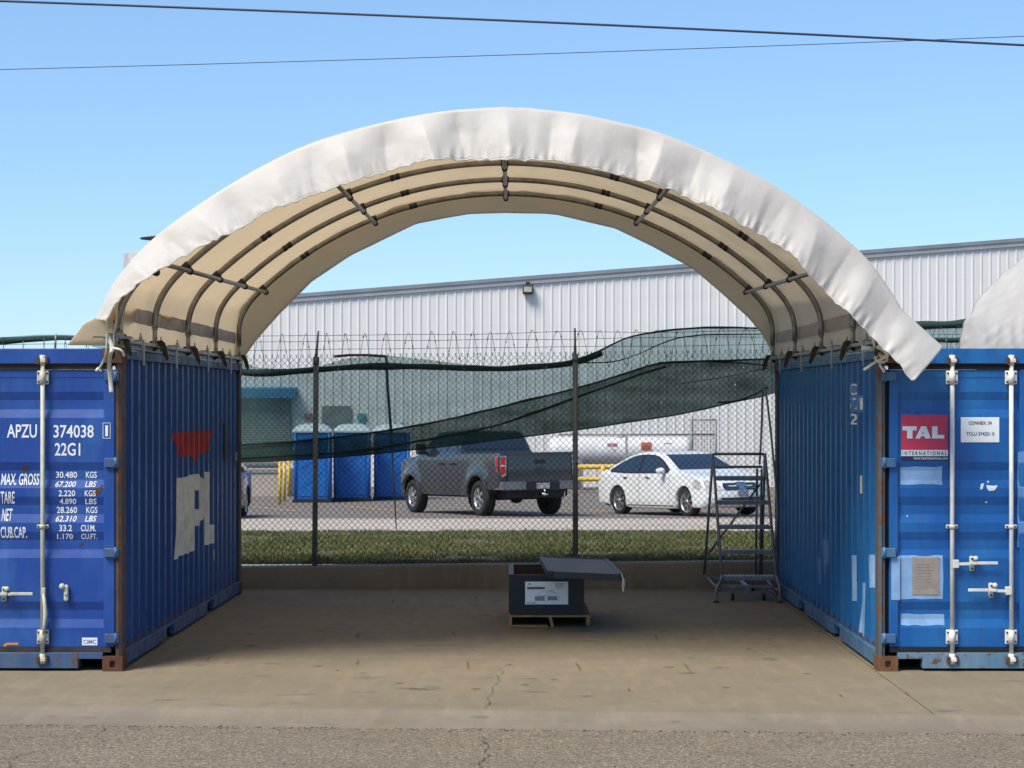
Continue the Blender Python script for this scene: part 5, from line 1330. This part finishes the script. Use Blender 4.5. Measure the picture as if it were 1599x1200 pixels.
for i, (px, Y) in enumerate(((437, 54.0), (444, 57.8), (451, 62.5))):
    b = MB(); x = wx(px, Y); z = gz(Y); b.tube([(x, Y, z - .05), (x, Y, z + 1.25)], .045, 12); b.lathe([(.045, 0), (.04, .03), (.02, .045), (0, .05)], (x, Y, z + 1.25), 'z', 12)
    o = b.build('bollard', M['yellow']); tag(o, ('tall yellow bollard beside the toilets, nearest the fence of the three', 'tall yellow bollard beside the toilets, between the other two bollards', 'tall yellow bollard beside the toilets, closest to the loading dock of the three')[i], 'bollard', 'yellow bollards by the toilets')
# loading dock ramp and rail
b = MB(); b.box(-18, wx(458, 64), 62.5, 72, -1.3, wz(733, 62.5), .03); tag(b.build('loading_dock', M['drive']), 'beige concrete loading dock in front of the blue hooded roller door', 'loading dock')
b = MB(); zt = wz(733, 62.5); b.tube([(-18, 62.6, zt + .12), (wx(438, 62.6), 62.6, zt + .12)], .09, 10); b.box(-18, wx(440, 62.6), 62.46, 62.5, zt - .12, zt - .005); tag(b.build('dock_bumper', M['galv']), 'grey round bumper rail along the top edge of the loading dock', 'bumper rail')
gr = empty('guard_rail', (wx(935, 66), 66, gz(66)), 0, 'yellow two bar pipe guard rail in front of the white gas tank', 'guard rail')
def gb(b, name, mat): return cb(b, name, mat, gr)
x0, x1 = wx(860, 66), wx(1085, 66); g0 = gz(66)
for py in (729.5, 748.5): b = MB(); b.tube([(x0, 66, wz(py, 66)), (x1, 66, wz(py, 66))], .085, 10); gb(b, 'rail', M['yellow'])
for px in (870, 941, 1012, 1080): b = MB(); b.tube([(wx(px, 66), 66, g0 - .05), (wx(px, 66), 66, wz(727, 66))], .1, 10); gb(b, 'post', M['yellow'])
TY = 69; tz = wz(704, TY); tr_ = .5
tk_ = empty('gas_tank', (wx(968, TY), TY, gz(TY)), 0, 'long white horizontal gas tank with pink and orange warning signs', 'gas tank')
M['tankw'] = pm('tank_white', (.62, .62, .63), .4, 0, .2, 1.5)
hl = 2.4; b = MB(); prof = [(0, -hl - .3)] + [(tr_ * math.sin(a), -hl - .3 * math.cos(a)) for a in [.2 * k for k in range(1, 8)]] + [(tr_, -hl + .05), (tr_, hl - .05)] + [(tr_ * math.cos(a), hl + .3 * math.sin(a)) for a in [.2 * k for k in range(0, 8)]] + [(0, hl + .3)]
b.lathe(prof, (wx(968, TY), TY, tz), 'x', 28); cb(b, 'vessel', M['tankw'], tk_)
for dx in (-1.5, 1.5):
    b = MB(); xx = wx(968, TY) + dx; b.box(xx - .12, xx + .12, TY - .42, TY + .42, gz(TY) - .05, tz - .33, .01); cb(b, 'saddle', M['galv'], tk_)
b = MB(); b.tube([(wx(968, TY), TY, tz + tr_ - .03), (wx(968, TY), TY, tz + tr_ + .14)], .16, 14); cb(b, 'valve_dome', M['tankw'], tk_)
def tsign(x0, x1, y0, y1, col, name='warning_sign'):
    b = MB(); G = []
    for k in range(5):
        z = wz(y0 + (y1 - y0) * k / 4, TY - .5); h_ = min(.49, abs(z - tz)); y = TY - math.sqrt(tr_ * tr_ - h_ * h_) - .012
        G.append([(wx(x0, TY - .5), y, z), (wx(x1, TY - .5), y, z)])
    b.grid(G, False); return cb(b, name, col, tk_)
M['pink'] = pm('faded_red_sign', (.50, .22, .25), .5, 0, .5, 9); M['osign'] = pm('orange_sign', (.50, .10, .035), .5, 0, .4, 12)
tsign(948, 965, 692, 698, M['pink']); tsign(1001, 1018, 691, 704, M['osign']); tsign(955, 962, 702, 703, M['grey_ink'], 'lettering'); tsign(957, 960, 705, 706, M['grey_ink'], 'lettering'); tsign(1037, 1050, 692, 694, M['paper'], 'lettering')
for (a0, a1, b0, b1) in ((1003, 1016, 693.5, 694.5), (1003, 1016, 696.5, 698), (1005, 1014, 700, 701)): 
    o = tsign(a0, a1, b0, b1, M['black_ink'], 'lettering'); o.location.y -= .006
for (a0, a1, b0, b1) in ((950, 955, 694.5, 695.8), (957, 963, 694.5, 695.8)):
    o = tsign(a0, a1, b0, b1, M['ink'], 'lettering'); o.location.y -= .006
# light frame fence round the tank
EY = 67.2; ef = empty('enclosure_fence', (wx(1030, EY), EY, gz(EY)), 0, 'thin grey pipe and mesh fence standing in front of the gas tank', 'fence')
for px, top in ((978, 679), (1080, 654), (1118, 654)):
    b = MB(); b.tube([(wx(px, EY), EY, gz(EY) - .03), (wx(px, EY), EY, wz(top, EY))], .045, 8); cb(b, 'post', M['fpost'], ef)
b = MB(); b.tube([(wx(872, EY), EY, wz(679, EY)), (wx(1118, EY), EY, wz(679, EY))], .03, 8); b.tube([(wx(1080, EY), EY, wz(656, EY)), (wx(1118, EY), EY, wz(656, EY))], .025, 8); cb(b, 'rail', M['fpost'], ef)
b = MB()
for k in range(9): x = wx(1082, EY) + k * .105; b.tube([(x, EY, gz(EY)), (x, EY, wz(656, EY))], .008, 4)
for k in range(28): z = gz(EY) + k * .1; b.tube([(wx(1080, EY), EY, z), (wx(1118, EY), EY, z)], .006, 4)
cb(b, 'mesh_panel', M['galv'], ef)

# ------------------------------------------------------------------ warehouse
WY = 72.0
M['metalwall'] = pm('warehouse_panel', (.62, .625, .64), .45, 0, .07, .3, col2=(.57, .575, .59))
def wallmat():
    m, t, p = newmat('warehouse_panel_weathered'); co = coords(t)
    a = noi(t, coords(t, (3, 3, .12)), 1.4, 6, .6); b2 = noi(t, coords(t, (.05, .05, .9)), 1.5, 3)
    c = mix(t, ramp(t, a, .45, .75, (0, 0, 0), (.6, .6, .6)), (.64, .63, .615), (.54, .53, .515)); c = mix(t, ramp(t, b2, .55, .6, (0, 0, 0), (.25, .25, .25)), c, (.56, .555, .54))
    t.links.new(c, p.inputs['Base Color']); p.inputs['Roughness'].default_value = .45; return m
M['metalwall'] = wallmat()
M['hood'] = pm('blue_hood', (.04, .16, .33), .5, 0, .2, 2); M['roller'] = pm('roller_door_grey', (.20, .215, .22), .5, 0, .15, 2)
M['fascia'] = pm('fascia_grey', (.24, .255, .27), .5, .2, .2, 1)
wh = empty('warehouse', (4, WY, gz(WY)), 0, 'long pale grey ribbed metal warehouse wall with a gently rising roof edge', 'warehouse')
def wb(b, name, mat): return cb(b, name, mat, wh)
def rz2(x): return 6.19 + (x + 8.18) * .0771
X0, X1 = wx(330, WY), 42.0
b = MB(); lo = []; hi = []; x = X0; pit = .34
while x < X1:
    for dx, dy in ((0, 0), (.225, 0), (.25, -.028), (.30, -.028), (.325, 0)):
        lo.append((x + dx, WY + dy, gz(WY) - .2)); hi.append((x + dx, WY + dy, rz2(x + dx)))
    for dx in (.075, .15): pass
    x += pit
b.grid([lo, hi], False); b.box(X0, X1, WY + .05, WY + 30, gz(WY) - .2, 5.0); wb(b, 'wall', M['metalwall'])
b = MB()
b.prism([(X0 - .2, rz2(X0) + .0), (X1, rz2(X1) + .0), (X1, rz2(X1) + .14), (X0 - .2, rz2(X0) + .14)], 'y', WY - .14, WY + 30); wb(b, 'roof_edge', M['fascia'])
b = MB(); b.prism([(X0 - .2, rz2(X0) - .17), (X1, rz2(X1) - .17), (X1, rz2(X1) - .003), (X0 - .2, rz2(X0) - .003)], 'y', WY - .10, WY - .05); wb(b, 'roof_trim', pm('trim_light', (.34, .35, .37), .4, .2, .15, 1))
b = MB(); zf = wz(733, 62.5); b.box(wx(330, WY), wx(455, WY), WY - .13, WY - .06, -.2, wz(622, WY))
for k in range(26): b.box(wx(332, WY), wx(454, WY), WY - .15, WY - .132, -.2 + k * .09, -.2 + k * .09 + .07)
wb(b, 'roller_door', M['roller'])
b = MB(); b.prism([(WY - .06, wz(605, WY)), (WY - .62, wz(607, WY)), (WY - .62, wz(622, WY)), (WY - .06, wz(622, WY))], 'x', wx(325, WY), wx(464, WY)); wb(b, 'door_hood', M['hood'])
b = MB(); b.box(wx(503, WY), wx(547.5, WY), WY - .11, WY - .055, wz(669, WY), wz(634, WY)); wn = wb(b, 'window', M['fascia'])
b = MB(); b.box(wx(505, WY), wx(545.5, WY), WY - .116, WY - .111, wz(667, WY), wz(636, WY)); o = cb(b, 'pane', M['roller'], wh)
b = MB(); b.box(wx(476.5, WY), wx(488, WY), WY - .09, WY - .055, wz(655, WY), wz(646, WY)); wb(b, 'wall_sign', M['pink'])
b = MB(); b.box(wx(558, WY), wx(572, WY), WY - .09, WY - .055, wz(657, WY), wz(646, WY)); wb(b, 'wall_sign', pm('teal_sign', (.10, .30, .30), .5, 0, .4, 4))
b = MB(); b.box(wx(816, WY), wx(832, WY), WY - .34, WY - .06, wz(459, WY), wz(446, WY), .02); fl = wb(b, 'floodlight', pm('floodlight_bronze', (.07, .06, .05), .5, .2, .2, 4))
b = MB(); b.box(wx(818, WY), wx(830, WY), WY - .355, WY - .342, wz(457, WY), wz(449, WY)); cb(b, 'lens', pm('floodlight_lens', (.42, .40, .30), .25, 0, .1, 4), wh)
b = MB(); b.box(wx(821, WY), wx(827, WY), WY - .2, WY - .05, wz(446, WY), wz(441, WY)); b.box(wx(817, WY), wx(831, WY), WY - .345, WY - .06, wz(460.5, WY), wz(459.3, WY)); wb(b, 'floodlight_bracket', M['trim'])
for px in (452, 471.5, 512, 555, 606): pass
# white stack with a dark rain cap behind the left side of the shelter
VY = 66; vs_ = empty('vent_stack', (wx(244, VY), VY, gz(VY)), 0, 'white round stack with a dark disc cap behind the left of the shelter', 'vent stack')
b = MB(); cx = wx(244, VY); rr = wx(244, VY) - wx(193, VY); b.lathe([(rr, gz(VY) - .1), (rr, wz(399, VY)), (rr * .97, wz(397, VY)), (0, wz(394, VY))], (cx, VY, 0), 'z', 32); cb(b, 'stack', pm('stack_grey_white', (.40, .40, .40), .6, 0, .3, 2), vs_)
b = MB(); b.lathe([(0, wz(369, VY)), (rr * .2, wz(369.5, VY)), (rr * .5, wz(372, VY)), (rr * .5, wz(374, VY)), (0, wz(377, VY))], (cx + .02, VY, 0), 'z', 32); b.tube([(cx, VY, wz(396, VY)), (cx, VY, wz(373, VY))], .12, 10); cb(b, 'rain_cap', M['trim'], vs_)

# ------------------------------------------------------------------ overhead cables
M['cable'] = pm('cable', (.03, .025, .05), .6, 0, .1, 1)
def cable(P, Y0, Y1, r, label):
    b = MB(); pts = []
    n = 60
    for i in range(n + 1):
        t = i / n; px = P[0][0] + (P[-1][0] - P[0][0]) * t
        py = lerp_list(P, px); pts.append(at(px, py, Y0 + (Y1 - Y0) * t))
    b.tube(resample(smooth_poly(pts, 1), 120), r, 8); tag(b.build('overhead_cable', M['cable']), label, 'cable')
def quad(a, m_, c):   # through three picture points, parabola
    f = lambda x: a[1] * (x - m_[0]) * (x - c[0]) / ((a[0] - m_[0]) * (a[0] - c[0])) + m_[1] * (x - a[0]) * (x - c[0]) / ((m_[0] - a[0]) * (m_[0] - c[0])) + c[1] * (x - a[0]) * (x - m_[0]) / ((c[0] - a[0]) * (c[0] - m_[0]))
    return [(x, f(x)) for x in range(-1500, 3101, 100)]
cable(quad((0, 2), (800, 33), (1599, 71)), 20, 20, .0125, 'thick dark cable crossing the top of the sky')
cable(quad((0, 109), (800, 86), (1599, 57)), 24, 24, .0048, 'thin cable rising to the right across the sky, below the thick one')
